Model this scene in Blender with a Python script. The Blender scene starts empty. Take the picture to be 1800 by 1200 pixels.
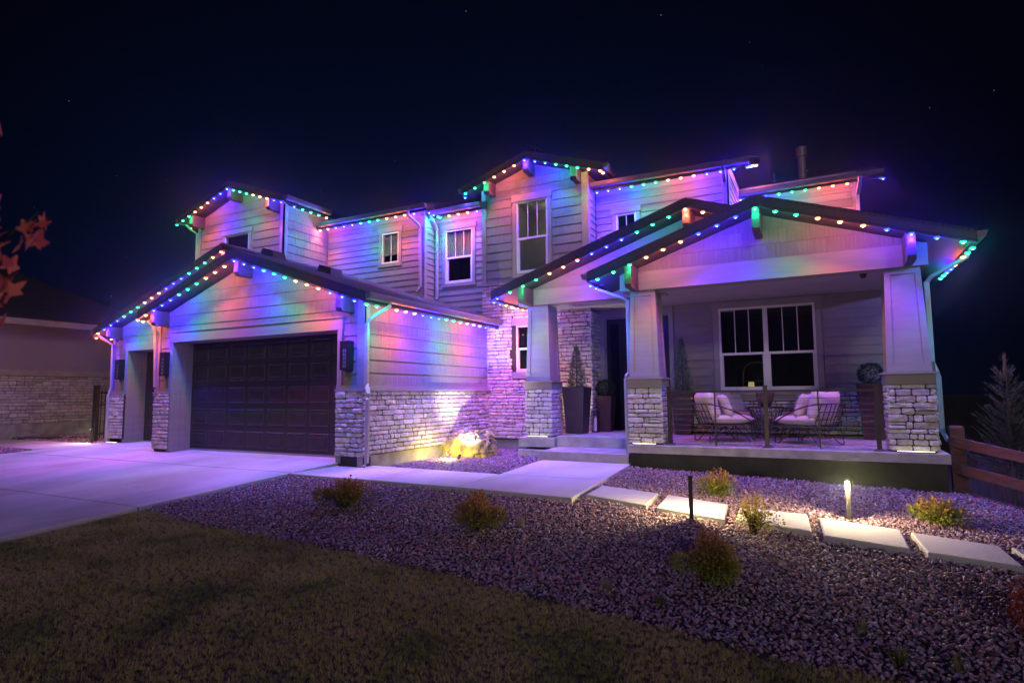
import bpy, bmesh, math, random
import numpy as np
from mathutils import Vector, Matrix, Euler, noise

random.seed(7)
rng = np.random.default_rng(11)
S = bpy.context.scene
COL = S.collection

# ------------------------------------------------------------------ camera
def make_camera():
    yaw, pitch, roll = .4775, .0886, -.0088
    cy, sy = math.cos(yaw), math.sin(yaw); cp, sp = math.cos(pitch), math.sin(pitch)
    F = Vector((-sy * cp, cy * cp, sp)); R = Vector((cy, sy, 0)); U = R.cross(F)
    cr, sr = math.cos(roll), math.sin(roll)
    R2 = R * cr + U * sr; U2 = U * cr - R * sr
    cam = bpy.data.cameras.new('camera'); ob = bpy.data.objects.new('camera', cam); COL.objects.link(ob)
    m = Matrix((R2, U2, -F)).transposed().to_4x4(); m.translation = Vector((0, 0, 1.1709))
    ob.matrix_world = m
    cam.sensor_width = 36; cam.lens = 1043.097 / 1800 * 36
    cam.clip_start = .05; cam.clip_end = 2000
    cam.dof.use_dof = True; cam.dof.focus_distance = 11; cam.dof.aperture_fstop = 2.0
    S.camera = ob
make_camera()

# ------------------------------------------------------------------ night sky, added fill sun, exposure
EXPOSURE = 0.16
def make_world():
    w = bpy.data.worlds.new('World'); S.world = w; w.use_nodes = True
    nt = w.node_tree; nt.nodes.clear(); N = nt.nodes.new; L = nt.links.new
    out = N('ShaderNodeOutputWorld'); bg = N('ShaderNodeBackground'); L(bg.outputs[0], out.inputs[0])
    tc = N('ShaderNodeTexCoord'); nrm = N('ShaderNodeVectorMath'); nrm.operation = 'NORMALIZE'
    L(tc.outputs['Generated'], nrm.inputs[0])
    # a dark navy dome, a little paler low down and towards the north-west, by an added gradient
    sep = N('ShaderNodeSeparateXYZ'); L(nrm.outputs[0], sep.inputs[0])
    el = N('ShaderNodeMapRange'); el.inputs[1].default_value = 0; el.inputs[2].default_value = .75
    el.inputs[3].default_value = 1; el.inputs[4].default_value = 0; L(sep.outputs[2], el.inputs[0])
    dot = N('ShaderNodeVectorMath'); dot.operation = 'DOT_PRODUCT'; dot.inputs[1].default_value = (-.52, .85, .12)
    L(nrm.outputs[0], dot.inputs[0])
    az = N('ShaderNodeMapRange'); az.inputs[1].default_value = .66; az.inputs[2].default_value = 1.02
    az.interpolation_type = 'SMOOTHSTEP'
    L(dot.outputs['Value'], az.inputs[0])
    add = N('ShaderNodeMath'); add.operation = 'MULTIPLY'; L(el.outputs[0], add.inputs[0]); L(az.outputs[0], add.inputs[1])
    cr = N('ShaderNodeValToRGB'); e = cr.color_ramp.elements
    e[0].position = 0; e[0].color = (.0004, .0006, .0022, 1); e[1].position = 1; e[1].color = (.0006, .0066, .031, 1)
    m = cr.color_ramp.elements.new(.45); m.color = (.0004, .0024, .0115, 1)
    L(add.outputs[0], cr.inputs[0])
    vo = N('ShaderNodeTexVoronoi'); vo.inputs['Scale'].default_value = 62; L(nrm.outputs[0], vo.inputs['Vector'])
    st = N('ShaderNodeMapRange'); st.inputs[1].default_value = .018; st.inputs[2].default_value = .045
    st.inputs[3].default_value = 1; st.inputs[4].default_value = 0; L(vo.outputs['Distance'], st.inputs[0])
    sepc = N('ShaderNodeSeparateColor'); L(vo.outputs['Color'], sepc.inputs[0])
    pw = N('ShaderNodeMath'); pw.operation = 'POWER'; pw.inputs[1].default_value = 7; L(sepc.outputs[0], pw.inputs[0])
    ml = N('ShaderNodeMath'); ml.operation = 'MULTIPLY'; L(st.outputs[0], ml.inputs[0]); L(pw.outputs[0], ml.inputs[1])
    sc = N('ShaderNodeVectorMath'); sc.operation = 'SCALE'; sc.inputs[0].default_value = (.7, .8, .95)
    L(ml.outputs[0], sc.inputs['Scale'])
    ad = N('ShaderNodeVectorMath'); ad.operation = 'ADD'; L(cr.outputs[0], ad.inputs[0]); L(sc.outputs[0], ad.inputs[1])
    L(ad.outputs[0], bg.inputs[0]); bg.inputs[1].default_value = 1.0
make_world()

def make_fill_sun():
    l = bpy.data.lights.new('fill_sun', 'SUN'); l.energy = .42; l.angle = math.radians(6); l.color = (.95, .86, 1)  # low weak sun added as fill for lawn, gravel and porch wall
    o = bpy.data.objects.new('fill_sun', l); COL.objects.link(o)
    o.rotation_euler = Euler((math.radians(73), 0, math.radians(24)))
make_fill_sun()
S.view_settings.view_transform = 'Standard'; S.view_settings.look = 'None'
S.view_settings.exposure = EXPOSURE; S.view_settings.gamma = 1
S.view_settings.use_curve_mapping = False
S.render.engine = 'CYCLES'
cyc = S.cycles
cyc.use_denoising = True; cyc.use_light_tree = True
cyc.sample_clamp_indirect = 3.0; cyc.sample_clamp_direct = 0
cyc.max_bounces = 6; cyc.diffuse_bounces = 3; cyc.glossy_bounces = 3; cyc.transparent_max_bounces = 8
cyc.caustics_reflective = False; cyc.caustics_refractive = False

# ------------------------------------------------------------------ materials
MATS = {}
def nodes(name):
    m = bpy.data.materials.new(name); m.use_nodes = True; nt = m.node_tree
    b = nt.nodes['Principled BSDF']; MATS[name] = m
    return m, nt, b
def mat(name, c0, c1=None, rough=.7, scale=6, stretch=(1, 1, 1), bump=0, bscale=None, bstretch=None, detail=6, rand=0,
        spec=.35, metal=0, lo=.35, hi=.65):
    m, nt, b = nodes(name); N = nt.nodes.new; L = nt.links.new
    c1 = c1 or tuple(x * .8 for x in c0)
    tc = N('ShaderNodeTexCoord'); mp = N('ShaderNodeMapping'); mp.inputs['Scale'].default_value = stretch
    L(tc.outputs['Object'], mp.inputs[0]); vec = mp.outputs[0]
    if rand:
        oi = N('ShaderNodeObjectInfo'); mu = N('ShaderNodeMath'); mu.operation = 'MULTIPLY'; mu.inputs[1].default_value = 37
        L(oi.outputs['Random'], mu.inputs[0]); av = N('ShaderNodeVectorMath'); av.operation = 'ADD'
        L(mp.outputs[0], av.inputs[0]); L(mu.outputs[0], av.inputs[1]); vec = av.outputs[0]
    n = N('ShaderNodeTexNoise'); n.inputs['Scale'].default_value = scale; n.inputs['Detail'].default_value = detail
    L(vec, n.inputs['Vector'])
    cr = N('ShaderNodeValToRGB'); e = cr.color_ramp.elements
    e[0].position = lo; e[0].color = (*c0, 1); e[1].position = hi; e[1].color = (*c1, 1)
    L(n.outputs['Fac'], cr.inputs[0]); col = cr.outputs[0]
    if rand:
        hsv = N('ShaderNodeHueSaturation'); mr = N('ShaderNodeMapRange')
        mr.inputs[3].default_value = 1 - rand; mr.inputs[4].default_value = 1 + rand
        L(oi.outputs['Random'], mr.inputs[0]); L(mr.outputs[0], hsv.inputs['Value']); L(col, hsv.inputs['Color']); col = hsv.outputs[0]
    L(col, b.inputs['Base Color'])
    b.inputs['Roughness'].default_value = rough; b.inputs['Metallic'].default_value = metal
    b.inputs['Specular IOR Level'].default_value = spec
    if bump:
        n2 = N('ShaderNodeTexNoise'); n2.inputs['Scale'].default_value = bscale or scale; n2.inputs['Detail'].default_value = 4
        mp2 = N('ShaderNodeMapping'); mp2.inputs['Scale'].default_value = bstretch or stretch
        L(tc.outputs['Object'], mp2.inputs[0]); L(mp2.outputs[0], n2.inputs['Vector'])
        bp = N('ShaderNodeBump'); bp.inputs['Strength'].default_value = bump; bp.inputs['Distance'].default_value = .02
        L(n2.outputs['Fac'], bp.inputs['Height']); L(bp.outputs[0], b.inputs['Normal'])
    return m
def emit(name, col, strength, mis=True):
    m = bpy.data.materials.new(name); m.use_nodes = True; nt = m.node_tree; nt.nodes.clear()
    o = nt.nodes.new('ShaderNodeOutputMaterial'); e = nt.nodes.new('ShaderNodeEmission')
    e.inputs[0].default_value = (*col, 1); e.inputs[1].default_value = strength
    nt.links.new(e.outputs[0], o.inputs[0]); MATS[name] = m
    return m
mat('shake', (.215, .20, .186), (.165, .153, .142), .8, 1, (34, 34, 1.2), .55, 1, (60, 60, .8), rand=.07, lo=.3, hi=.7)
mat('lap', (.23, .213, .202), (.20, .186, .176), .75, 1, (3, 3, 40), .12, 1, (3, 3, 70), rand=.04)
mat('trim', (.275, .255, .24), (.245, .228, .215), .65, 2, (1, 1, 8), .1, 20)
mat('stone', (.56, .52, .475), (.40, .365, .335), .85, 14, bump=.6, bscale=28, rand=.24, detail=8)
mat('grout', (.055, .038, .032), (.04, .028, .024), .95, 30, bump=.5, bscale=60)
mat('fascia', (.034, .028, .025), (.026, .022, .02), .5, 4, spec=.4)
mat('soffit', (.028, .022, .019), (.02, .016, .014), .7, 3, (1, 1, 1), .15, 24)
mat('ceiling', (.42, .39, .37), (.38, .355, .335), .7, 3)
mat('gutter', (.15, .125, .11), (.12, .10, .09), .45, 5, spec=.4)
mat('pale_gutter', (.40, .37, .35), (.36, .33, .31), .45, 5, spec=.4)
mat('wood_bracket', (.085, .06, .045), (.05, .036, .028), .6, 6, (3, 3, 12), .3, 16)
mat('garage_door', (.042, .035, .033), (.034, .028, .027), .42, 5, spec=.4)
mat('black_metal', (.016, .014, .013), (.012, .011, .010), .45, 5, spec=.4)
mat('bronze', (.035, .026, .021), (.026, .02, .016), .45, 8, spec=.4)
mat('front_door', (.03, .022, .020), (.02, .015, .014), .35, 3, (1, 1, 10))
mat('white_frame', (.70, .67, .64), (.64, .61, .58), .45, 4)
mat('concrete', (.58, .555, .53), (.40, .385, .365), .85, 1.1, (1, .55, 1), .3, 70, detail=14, lo=.38, hi=.68)
mat('foundation', (.05, .048, .044), (.028, .027, .025), .9, 3, bump=.3, bscale=25)
mat('curb_concrete', (.42, .40, .37), (.27, .255, .24), .9, 4, bump=.4, bscale=40, detail=9)
mat('dark_soil', (.022, .017, .015), (.012, .009, .008), .95, 12, bump=.5)
mat('turf_soil', (.05, .04, .022), (.025, .02, .012), .95, 9, bump=.5)
mat('cushion', (.62, .56, .50), (.55, .495, .44), .9, 40, bump=.15, bscale=90)
mat('pillow_grey', (.42, .40, .43), (.36, .34, .37), .9, 40, bump=.2, bscale=80)
mat('planter', (.045, .034, .03), (.06, .045, .04), .45, 5)
mat('pot', (.10, .075, .07), (.05, .037, .034), .35, 6)
mat('rug', (.16, .13, .14), (.35, .32, .33), .95, 18, lo=.45, hi=.55)
mat('redwood', (.19, .07, .06), (.12, .045, .042), .75, 3, (2, 2, 9), .3, 14)
mat('bark', (.09, .065, .05), (.05, .036, .028), .9, 18, (1, 1, .3), .5)
mat('rock_boulder', (.52, .45, .14), (.22, .19, .12), .75, 3.2, (1.4, 1.4, .8), 1.0, 7, detail=10, lo=.4, hi=.6)
mat('neighbor_stucco', (.33, .28, .31), (.29, .25, .275), .9, 30, bump=.2)
mat('neighbor_stone', (.30, .225, .235), (.19, .14, .145), .85, 14, bump=.6, bscale=26, rand=.25)
mat('neighbor_trim', (.42, .36, .32), None, .7, 4)
mat('flagstone', (.03, .03, .034), (.05, .048, .05), .8, 8)
mat('blind', (.34, .34, .30), (.31, .31, .27), .8, 1, (30, 30, 1), 0)
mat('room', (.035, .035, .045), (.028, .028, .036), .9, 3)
mat('room_pale', (.42, .42, .36), (.38, .38, .33), .9, 3)
mat('lamp_metal', (.10, .095, .09), (.08, .075, .07), .4, 5, metal=.6)

def shingle_mat(name, c0, c1):
    m, nt, b = nodes(name); N = nt.nodes.new; L = nt.links.new
    tc = N('ShaderNodeTexCoord'); br = N('ShaderNodeTexBrick'); br.inputs['Scale'].default_value = 3.4
    br.inputs['Color1'].default_value = (*c0, 1); br.inputs['Color2'].default_value = (*c1, 1)
    br.inputs['Mortar'].default_value = (.006, .005, .005, 1); br.inputs['Mortar Size'].default_value = .018
    mp = N('ShaderNodeMapping'); L(tc.outputs['Object'], mp.inputs[0]); mp.inputs['Rotation'].default_value = (0, 0, math.pi / 2)
    L(mp.outputs[0], br.inputs['Vector']); L(br.outputs['Color'], b.inputs['Base Color'])
    n = N('ShaderNodeTexNoise'); n.inputs['Scale'].default_value = 60; L(tc.outputs['Object'], n.inputs['Vector'])
    ad = N('ShaderNodeMath'); ad.operation = 'ADD'; L(n.outputs['Fac'], ad.inputs[0]); L(br.outputs['Fac'], ad.inputs[1])
    bp = N('ShaderNodeBump'); bp.inputs['Strength'].default_value = .8; bp.inputs['Distance'].default_value = .02
    L(ad.outputs[0], bp.inputs['Height']); L(bp.outputs[0], b.inputs['Normal']); b.inputs['Roughness'].default_value = .9
    return m
shingle_mat('shingle', (.045, .04, .038), (.03, .027, .026))
shingle_mat('neighbor_shingle', (.05, .045, .045), (.035, .032, .032))

def leaf_mat(name, low, high, rough=.6, trans=.3, z0=0., z1=1., spread=.25, tip=None):
    """leaf colour from the foot of the plant (low) to its tips (high), each leaf off a little"""
    m, nt, b = nodes(name); N = nt.nodes.new; L = nt.links.new
    tc = N('ShaderNodeTexCoord'); sp = N('ShaderNodeSeparateXYZ'); L(tc.outputs['Object'], sp.inputs[0])
    mr = N('ShaderNodeMapRange'); mr.inputs[1].default_value = z0; mr.inputs[2].default_value = z1; L(sp.outputs[2], mr.inputs[0])
    n = N('ShaderNodeTexNoise'); n.inputs['Scale'].default_value = 14; n.inputs['Detail'].default_value = 3; L(tc.outputs['Object'], n.inputs['Vector'])
    ms = N('ShaderNodeMath'); ms.operation = 'MULTIPLY_ADD'; ms.inputs[1].default_value = 1.6; ms.inputs[2].default_value = -.8; L(n.outputs['Fac'], ms.inputs[0])
    ad = N('ShaderNodeMath'); ad.operation = 'ADD'; L(mr.outputs[0], ad.inputs[0]); L(ms.outputs[0], ad.inputs[1])
    cr = N('ShaderNodeValToRGB'); e = cr.color_ramp.elements; e[0].color = (*low, 1); e[0].position = .2; e[1].color = (*high, 1); e[1].position = .8
    L(ad.outputs[0], cr.inputs[0])
    g = N('ShaderNodeNewGeometry'); hs = N('ShaderNodeHueSaturation'); vr = N('ShaderNodeMapRange')
    vr.inputs[3].default_value = 1 - spread; vr.inputs[4].default_value = 1 + spread
    L(g.outputs['Random Per Island'], vr.inputs[0]); L(vr.outputs[0], hs.inputs['Value']); L(cr.outputs[0], hs.inputs['Color'])
    L(hs.outputs[0], b.inputs['Base Color']); b.inputs['Roughness'].default_value = rough
    tr = N('ShaderNodeBsdfTranslucent'); L(hs.outputs[0], tr.inputs[0]); mx = N('ShaderNodeMixShader'); mx.inputs[0].default_value = trans
    out = nt.nodes['Material Output']; L(b.outputs[0], mx.inputs[1]); L(tr.outputs[0], mx.inputs[2]); L(mx.outputs[0], out.inputs[0])
    return m
leaf_mat('spirea_leaf', (.16, .18, .022), (.40, .18, .075), z0=.0, z1=.42)
leaf_mat('spirea_green', (.20, .25, .018), (.36, .18, .07), z0=.02, z1=.36)
leaf_mat('spirea_yellow', (.30, .28, .02), (.40, .22, .06), z0=.05, z1=.5)
leaf_mat('red_shrub', (.16, .03, .022), (.28, .05, .03), z0=0, z1=.45)
leaf_mat('conifer', (.06, .10, .06), (.11, .17, .10), z0=0, z1=1.0)
leaf_mat('juniper', (.06, .08, .04), (.13, .14, .08), z0=0, z1=1.9)
leaf_mat('boxwood', (.015, .028, .016), (.03, .05, .026), z0=0, z1=.5)
leaf_mat('maple_leaf', (.80, .20, .10), (.90, .36, .19), z0=1.3, z1=2.2, trans=.45, spread=.3)
leaf_mat('weed', (.12, .13, .03), (.20, .20, .06), z0=0, z1=.15)
leaf_mat('pale_weed', (.22, .22, .12), (.34, .32, .20), z0=0, z1=.15)
leaf_mat('dry_weed', (.16, .09, .06), (.26, .16, .10), z0=0, z1=.6)

leaf_mat('red_litter', (.45, .06, .05), (.55, .12, .08), z0=-.5, z1=0, trans=.1)
def pebble_mat():
    m, nt, b = nodes('pebble'); N = nt.nodes.new; L = nt.links.new
    oi = N('ShaderNodeObjectInfo'); cr = N('ShaderNodeValToRGB'); els = cr.color_ramp.elements
    cols = [(0, (0.079, 0.055, 0.080)), (.16, (0.251, 0.132, 0.152)), (.32, (0.330, 0.234, 0.310)), (.48, (0.132, 0.102, 0.159)), (.62, (0.449, 0.312, 0.386)),
            (.78, (0.330, 0.102, 0.103)), (.9, (0.528, 0.408, 0.524)), (1, (0.251, 0.198, 0.276))]
    els[0].position, els[0].color = cols[0][0], (*cols[0][1], 1); els[1].position, els[1].color = 1, (*cols[-1][1], 1)
    for p, c in cols[1:-1]: k = els.new(p); k.color = (*c, 1)
    L(oi.outputs['Random'], cr.inputs[0])
    tc = N('ShaderNodeTexCoord'); n = N('ShaderNodeTexNoise'); n.inputs['Scale'].default_value = 45; L(tc.outputs['Object'], n.inputs['Vector'])
    mr = N('ShaderNodeMapRange'); mr.inputs[3].default_value = .7; mr.inputs[4].default_value = 1.25; L(n.outputs['Fac'], mr.inputs[0])
    hs = N('ShaderNodeHueSaturation'); L(cr.outputs[0], hs.inputs['Color']); L(mr.outputs[0], hs.inputs['Value'])
    L(hs.outputs[0], b.inputs['Base Color']); b.inputs['Roughness'].default_value = .6; b.inputs['Specular IOR Level'].default_value = .4
pebble_mat()
def blade_mat():
    m, nt, b = nodes('grass_blade'); N = nt.nodes.new; L = nt.links.new
    oi = N('ShaderNodeObjectInfo'); cr = N('ShaderNodeValToRGB'); els = cr.color_ramp.elements
    els[0].color = (.13, .17, .03, 1); els[1].color = (.54, .42, .18, 1); k = els.new(.45); k.color = (.40, .36, .10, 1)
    # drifts of drier and greener turf
    pos = N('ShaderNodeNewGeometry'); n = N('ShaderNodeTexNoise'); n.inputs['Scale'].default_value = 1.7; n.inputs['Detail'].default_value = 5
    L(oi.outputs['Location'], n.inputs['Vector'])
    mr = N('ShaderNodeMapRange'); mr.inputs[1].default_value = .36; mr.inputs[2].default_value = .64; L(n.outputs['Fac'], mr.inputs[0])
    mx = N('ShaderNodeMath'); mx.operation = 'MULTIPLY_ADD'; mx.inputs[1].default_value = .3; L(oi.outputs['Random'], mx.inputs[0])
    sc = N('ShaderNodeMath'); sc.operation = 'MULTIPLY'; sc.inputs[1].default_value = .75; L(mr.outputs[0], sc.inputs[0]); L(sc.outputs[0], mx.inputs[2])
    L(mx.outputs[0], cr.inputs[0]); L(cr.outputs[0], b.inputs['Base Color']); b.inputs['Roughness'].default_value = .6
    tr = N('ShaderNodeBsdfTranslucent'); L(cr.outputs[0], tr.inputs[0]); ms = N('ShaderNodeMixShader'); ms.inputs[0].default_value = .25
    L(b.outputs[0], ms.inputs[1]); L(tr.outputs[0], ms.inputs[2]); L(ms.outputs[0], nt.nodes['Material Output'].inputs[0])
blade_mat()
def glass_mat():
    m = bpy.data.materials.new('glass'); m.use_nodes = True; nt = m.node_tree; nt.nodes.clear(); N = nt.nodes.new; L = nt.links.new
    o = N('ShaderNodeOutputMaterial'); t = N('ShaderNodeBsdfTransparent'); t.inputs[0].default_value = (.78, .8, .8, 1)
    g = N('ShaderNodeBsdfGlossy'); g.inputs['Roughness'].default_value = .02; f = N('ShaderNodeFresnel'); f.inputs[0].default_value = 1.55
    mx = N('ShaderNodeMixShader'); 
    ge = N('ShaderNodeNewGeometry'); iv = N('ShaderNodeMath'); iv.operation = 'SUBTRACT'; iv.inputs[0].default_value = 1; L(ge.outputs['Backfacing'], iv.inputs[1])
    mu = N('ShaderNodeMath'); mu.operation = 'MULTIPLY'; L(f.outputs[0], mu.inputs[0]); L(iv.outputs[0], mu.inputs[1])
    L(mu.outputs[0], mx.inputs[0]); L(t.outputs[0], mx.inputs[1]); L(g.outputs[0], mx.inputs[2]); L(mx.outputs[0], o.inputs[0])
    MATS['glass'] = m
glass_mat()
def water_mat():
    m, nt, b = nodes('water'); b.inputs['Base Color'].default_value = (.9, .92, .9, 1); b.inputs['Roughness'].default_value = .1
    b.inputs['Transmission Weight'].default_value = .6
water_mat()

# the three colours of the roof lights, and the warm garden lamps
LED = dict(b=emit('led_blue', (.012, .03, 1.0), 10), g=emit('led_green', (.012, .62, .20), 6), o=emit('led_amber', (1.0, .34, .11), 6))
emit('led_blue_core', (.10, .16, 1.0), 40); emit('led_green_core', (.10, 1.0, .45), 30); emit('led_amber_core', (1.0, .62, .38), 30)
# each puck throws most of its light straight down through a lens and a little to all sides
LED_W = dict(b=(128, 27, (.045, .012, 1.0)), g=(30, 5, (.0, .75, .25)), o=(51, 9, (1.0, .16, .10)))
LED_DATA = {}
for k_, (w_, v_, c_) in LED_W.items():
    l_ = bpy.data.lights.new('bulb_light', 'SPOT'); l_.energy = w_; l_.color = c_; l_.spot_size = math.radians(98); l_.spot_blend = .6; l_.shadow_soft_size = .012
    p_ = bpy.data.lights.new('bulb_glow', 'POINT'); p_.energy = v_; p_.color = c_; p_.shadow_soft_size = .012; LED_DATA[k_] = (l_, p_)
emit('warm_led', (1.0, .86, .48), 14)
emit('bar_led', (1.0, .88, .55), 6)
mat('chair_wood', (.20, .16, .13), None, .6)
emit('night_lamp', (1.0, .8, .25), .55)

# ------------------------------------------------------------------ mesh building
class MB:
    def __init__(self): self.v = []; self.f = []
    def add(self, vs, fs):
        n = len(self.v); self.v += [tuple(p) for p in vs]; self.f += [tuple(i + n for i in f) for f in fs]; return self
    def hexa(self, p):      # p: 4 bottom (loop) + 4 top
        return self.add(p, [(0, 3, 2, 1), (4, 5, 6, 7), (0, 1, 5, 4), (1, 2, 6, 5), (2, 3, 7, 6), (3, 0, 4, 7)])
    def box(self, x0, x1, y0, y1, z0, z1):
        return self.hexa([(x0, y0, z0), (x1, y0, z0), (x1, y1, z0), (x0, y1, z0), (x0, y0, z1), (x1, y0, z1), (x1, y1, z1), (x0, y1, z1)])
    def prism(self, loop0, loop1):
        n = len(loop0)
        return self.add(list(loop0) + list(loop1), [tuple(range(n))[::-1], tuple(range(n, 2 * n))] + [(i, (i + 1) % n, n + (i + 1) % n, n + i) for i in range(n)])
    def slab(self, pts, dz0, dz1):
        return self.prism([(x, y, z + dz0) for x, y, z in pts], [(x, y, z + dz1) for x, y, z in pts])
    def tube(self, pts, r, seg=6, closed=False, rr=None):
        pts = [Vector(p) for p in pts]; n = len(pts); rings = []
        up = Vector((0, 0, 1)); prev = None
        for i, p in enumerate(pts):
            a = pts[(i - 1) % n] if (i > 0 or closed) else p; b = pts[(i + 1) % n] if (i < n - 1 or closed) else p
            d = (b - a).normalized()
            if prev is None:
                s = d.cross(up) if abs(d.z) < .95 else d.cross(Vector((1, 0, 0)))
            else:
                s = prev - d * prev.dot(d)
            s.normalize(); prev = s; t = d.cross(s); q = rr[i] if rr else r
            rings.append([p + (s * math.cos(2 * math.pi * k / seg) + t * math.sin(2 * math.pi * k / seg)) * q for k in range(seg)])
        vs = [v for rg in rings for v in rg]; fs = []
        for i in range(n if closed else n - 1):
            j = (i + 1) % n
            for k in range(seg): fs.append((i * seg + k, i * seg + (k + 1) % seg, j * seg + (k + 1) % seg, j * seg + k))
        if not closed: fs += [tuple(range(seg))[::-1], tuple(range((n - 1) * seg, n * seg))]
        return self.add(vs, fs)
    def lathe(self, prof, cx, cy, seg=16):
        n = len(prof); vs = [(cx + r * math.cos(2 * math.pi * k / seg), cy + r * math.sin(2 * math.pi * k / seg), z) for r, z in prof for k in range(seg)]
        fs = [(i * seg + k, i * seg + (k + 1) % seg, (i + 1) * seg + (k + 1) % seg, (i + 1) * seg + k) for i in range(n - 1) for k in range(seg)]
        return self.add(vs, fs + [tuple(range(seg))[::-1], tuple(range((n - 1) * seg, n * seg))])
    def mesh(self, name, smooth=False, off=(0, 0, 0), recalc=True):
        me = bpy.data.meshes.new(name)
        me.from_pydata([(x - off[0], y - off[1], z - off[2]) for x, y, z in self.v], [], self.f)
        if recalc:
            bm = bmesh.new(); bm.from_mesh(me); bmesh.ops.recalc_face_normals(bm, faces=bm.faces); bm.to_mesh(me); bm.free()
        if smooth: me.polygons.foreach_set('use_smooth', [True] * len(me.polygons))
        me.update(); return me

def link(name, me, m, parent=None):
    o = bpy.data.objects.new(name, me); COL.objects.link(o)
    if m is not None and me is not None:
        if not me.materials: me.materials.append(MATS[m] if isinstance(m, str) else m)
    if parent: o.parent = parent
    return o
def tag(o, label=None, cat=None, group=None, kind=None):
    if label: o['label'] = label
    if cat: o['category'] = cat
    if group: o['group'] = group
    if kind: o['kind'] = kind
    return o

class Thing:
    """an Empty at the base of a thing; its parts are meshes parented under it"""
    def __init__(self, name, label, cat, loc, group=None):
        self.off = loc; self.root = bpy.data.objects.new(name, None); COL.objects.link(self.root)
        self.root.location = loc; self.root.empty_display_size = .1; tag(self.root, label, cat, group)
    def part(self, name, mb, m, parent=None, smooth=False, label=None, recalc=True):
        o = link(name, mb.mesh(name, smooth, self.off, recalc), m, parent or self.root)
        if label: o['label'] = label
        return o
    def put(self, name, me, m, loc, parent=None, rot=(0, 0, 0), scale=(1, 1, 1)):
        o = link(name, me, m, parent or self.root)
        o.location = tuple(a - b for a, b in zip(loc, self.off)); o.rotation_euler = rot; o.scale = scale
        return o

def copy_tree(o, parent=None):
    c = o.copy(); COL.objects.link(c); c.parent = parent
    for ch in [k for k in o.children]: copy_tree(ch, c)
    return c

# ------------------------------------------------------------------ the lie of the land
def tz(x, y):
    z = -.14 - .033 * max(0, x + 3) - .055 * max(0, 7.1 - y)
    if x > 1.7: z -= .22 * min(x - 1.7, 6)
    if x < -17.2: z += .03 * min(-17.2 - x, 6)
    elif x < -7.9: z -= .03
    return z
def dz_(y): return -.03 - .055 * (8.28 - y)         # the driveway's fall towards the street
LAWN = [(-9, 4.95), (-7.9, 4.80), (-6.84, 4.578), (-5.84, 4.484), (-4.44, 4.418), (-3.65, 4.33), (-2.66, 4.22), (-1.9, 4.14), (-1.2, 4.10), (-.57, 4.0), (.33, 3.98), (1.5, 3.9), (4, 3.6), (9, 3)]
def lawn_y(x):
    return float(np.interp(x, [p[0] for p in LAWN], [p[1] for p in LAWN]))

def grid_sheet(name, xs, yf0, yf1, nrow, zf, m, kind='structure'):
    vs = []; fs = []
    for x in xs:
        a, b = yf0(x), yf1(x)
        for j in range(nrow + 1):
            y = a + (b - a) * j / nrow; vs.append((x, y, zf(x, y)))
    k = nrow + 1
    for i in range(len(xs) - 1):
        for j in range(nrow): fs.append((i * k + j, (i + 1) * k + j, (i + 1) * k + j + 1, i * k + j + 1))
    me = bpy.data.meshes.new(name); me.from_pydata(vs, [], fs); me.polygons.foreach_set('use_smooth', [True] * len(fs)); me.update()
    return tag(link(name, me, m), kind=kind)

def rng_(a, b, n): return [a + (b - a) * i / n for i in range(n + 1)]
# far ground: one sheet to the horizon, 6 cm under the made surfaces
xs = [-600, -200, -80, -45] + rng_(-30, 14, 88) + [25, 60, 200, 600]
ys = [-300, -80, -25] + rng_(-8, 30, 76) + [50, 100, 250, 600]
vs = [(x, y, tz(max(-30, min(14, x)), max(-8, y)) - .07) for x in xs for y in ys]; k = len(ys)
me = bpy.data.meshes.new('ground'); me.from_pydata(vs, [], [(i * k + j, (i + 1) * k + j, (i + 1) * k + j + 1, i * k + j + 1) for i in range(len(xs) - 1) for j in range(k - 1)])
tag(link('ground', me, 'dark_soil'), kind='structure')
grid_sheet('lawn', rng_(-7.85, 7, 100), lambda x: -3, lambda x: lawn_y(x) - .0, 60, lambda x, y: tz(x, y) - .012 + .012 * noise.noise((x * 1.3, y * 1.3, 0)), 'turf_soil')
grid_sheet('gravel_bed', rng_(-7.86, 3.4, 100), lambda x: lawn_y(x) - .02, lambda x: 13.0 if x < -3.2 else 10.9, 60, lambda x, y: tz(x, y) - .018, 'dark_soil')

# ------------------------------------------------------------------ driveway and walk: separate slabs with open joints
def quad_slab(pts, th=.10, bev=.008):
    """a cast slab with a tooled edge: pts = 4 top corners with their own heights"""
    c = Vector((sum(p[0] for p in pts) / 4, sum(p[1] for p in pts) / 4, 0)); mb = MB()
    def ins(p, d):
        v = Vector((p[0], p[1], 0)) - c; l = v.length; v *= (l - d * 1.4) / l; return (c.x + v.x, c.y + v.y, p[2])
    a = [(x, y, z - th) for x, y, z in pts]; b = [(x, y, z - bev) for x, y, z in pts]; t = [ins(p, bev) for p in pts]
    mb.add(a + b + t, [(3, 2, 1, 0), (8, 9, 10, 11)] + [(i, (i + 1) % 4, 4 + (i + 1) % 4, 4 + i) for i in range(4)] + [(4 + i, 4 + (i + 1) % 4, 8 + (i + 1) % 4, 8 + i) for i in range(4)])
    return mb
def paving(name, quads, base=None, m='concrete'):
    root = bpy.data.objects.new(name, None); COL.objects.link(root); root['kind'] = 'structure'
    for q in quads:
        o = link('slab', quad_slab(q).mesh('slab'), m, root); o['kind'] = 'structure'
    return root
g = .011
dx = [-17.0, -13.95, -10.85, -7.86]; dy = [-1.0, 1.9, 4.70, 7.18, 8.27]; Q = []
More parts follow.
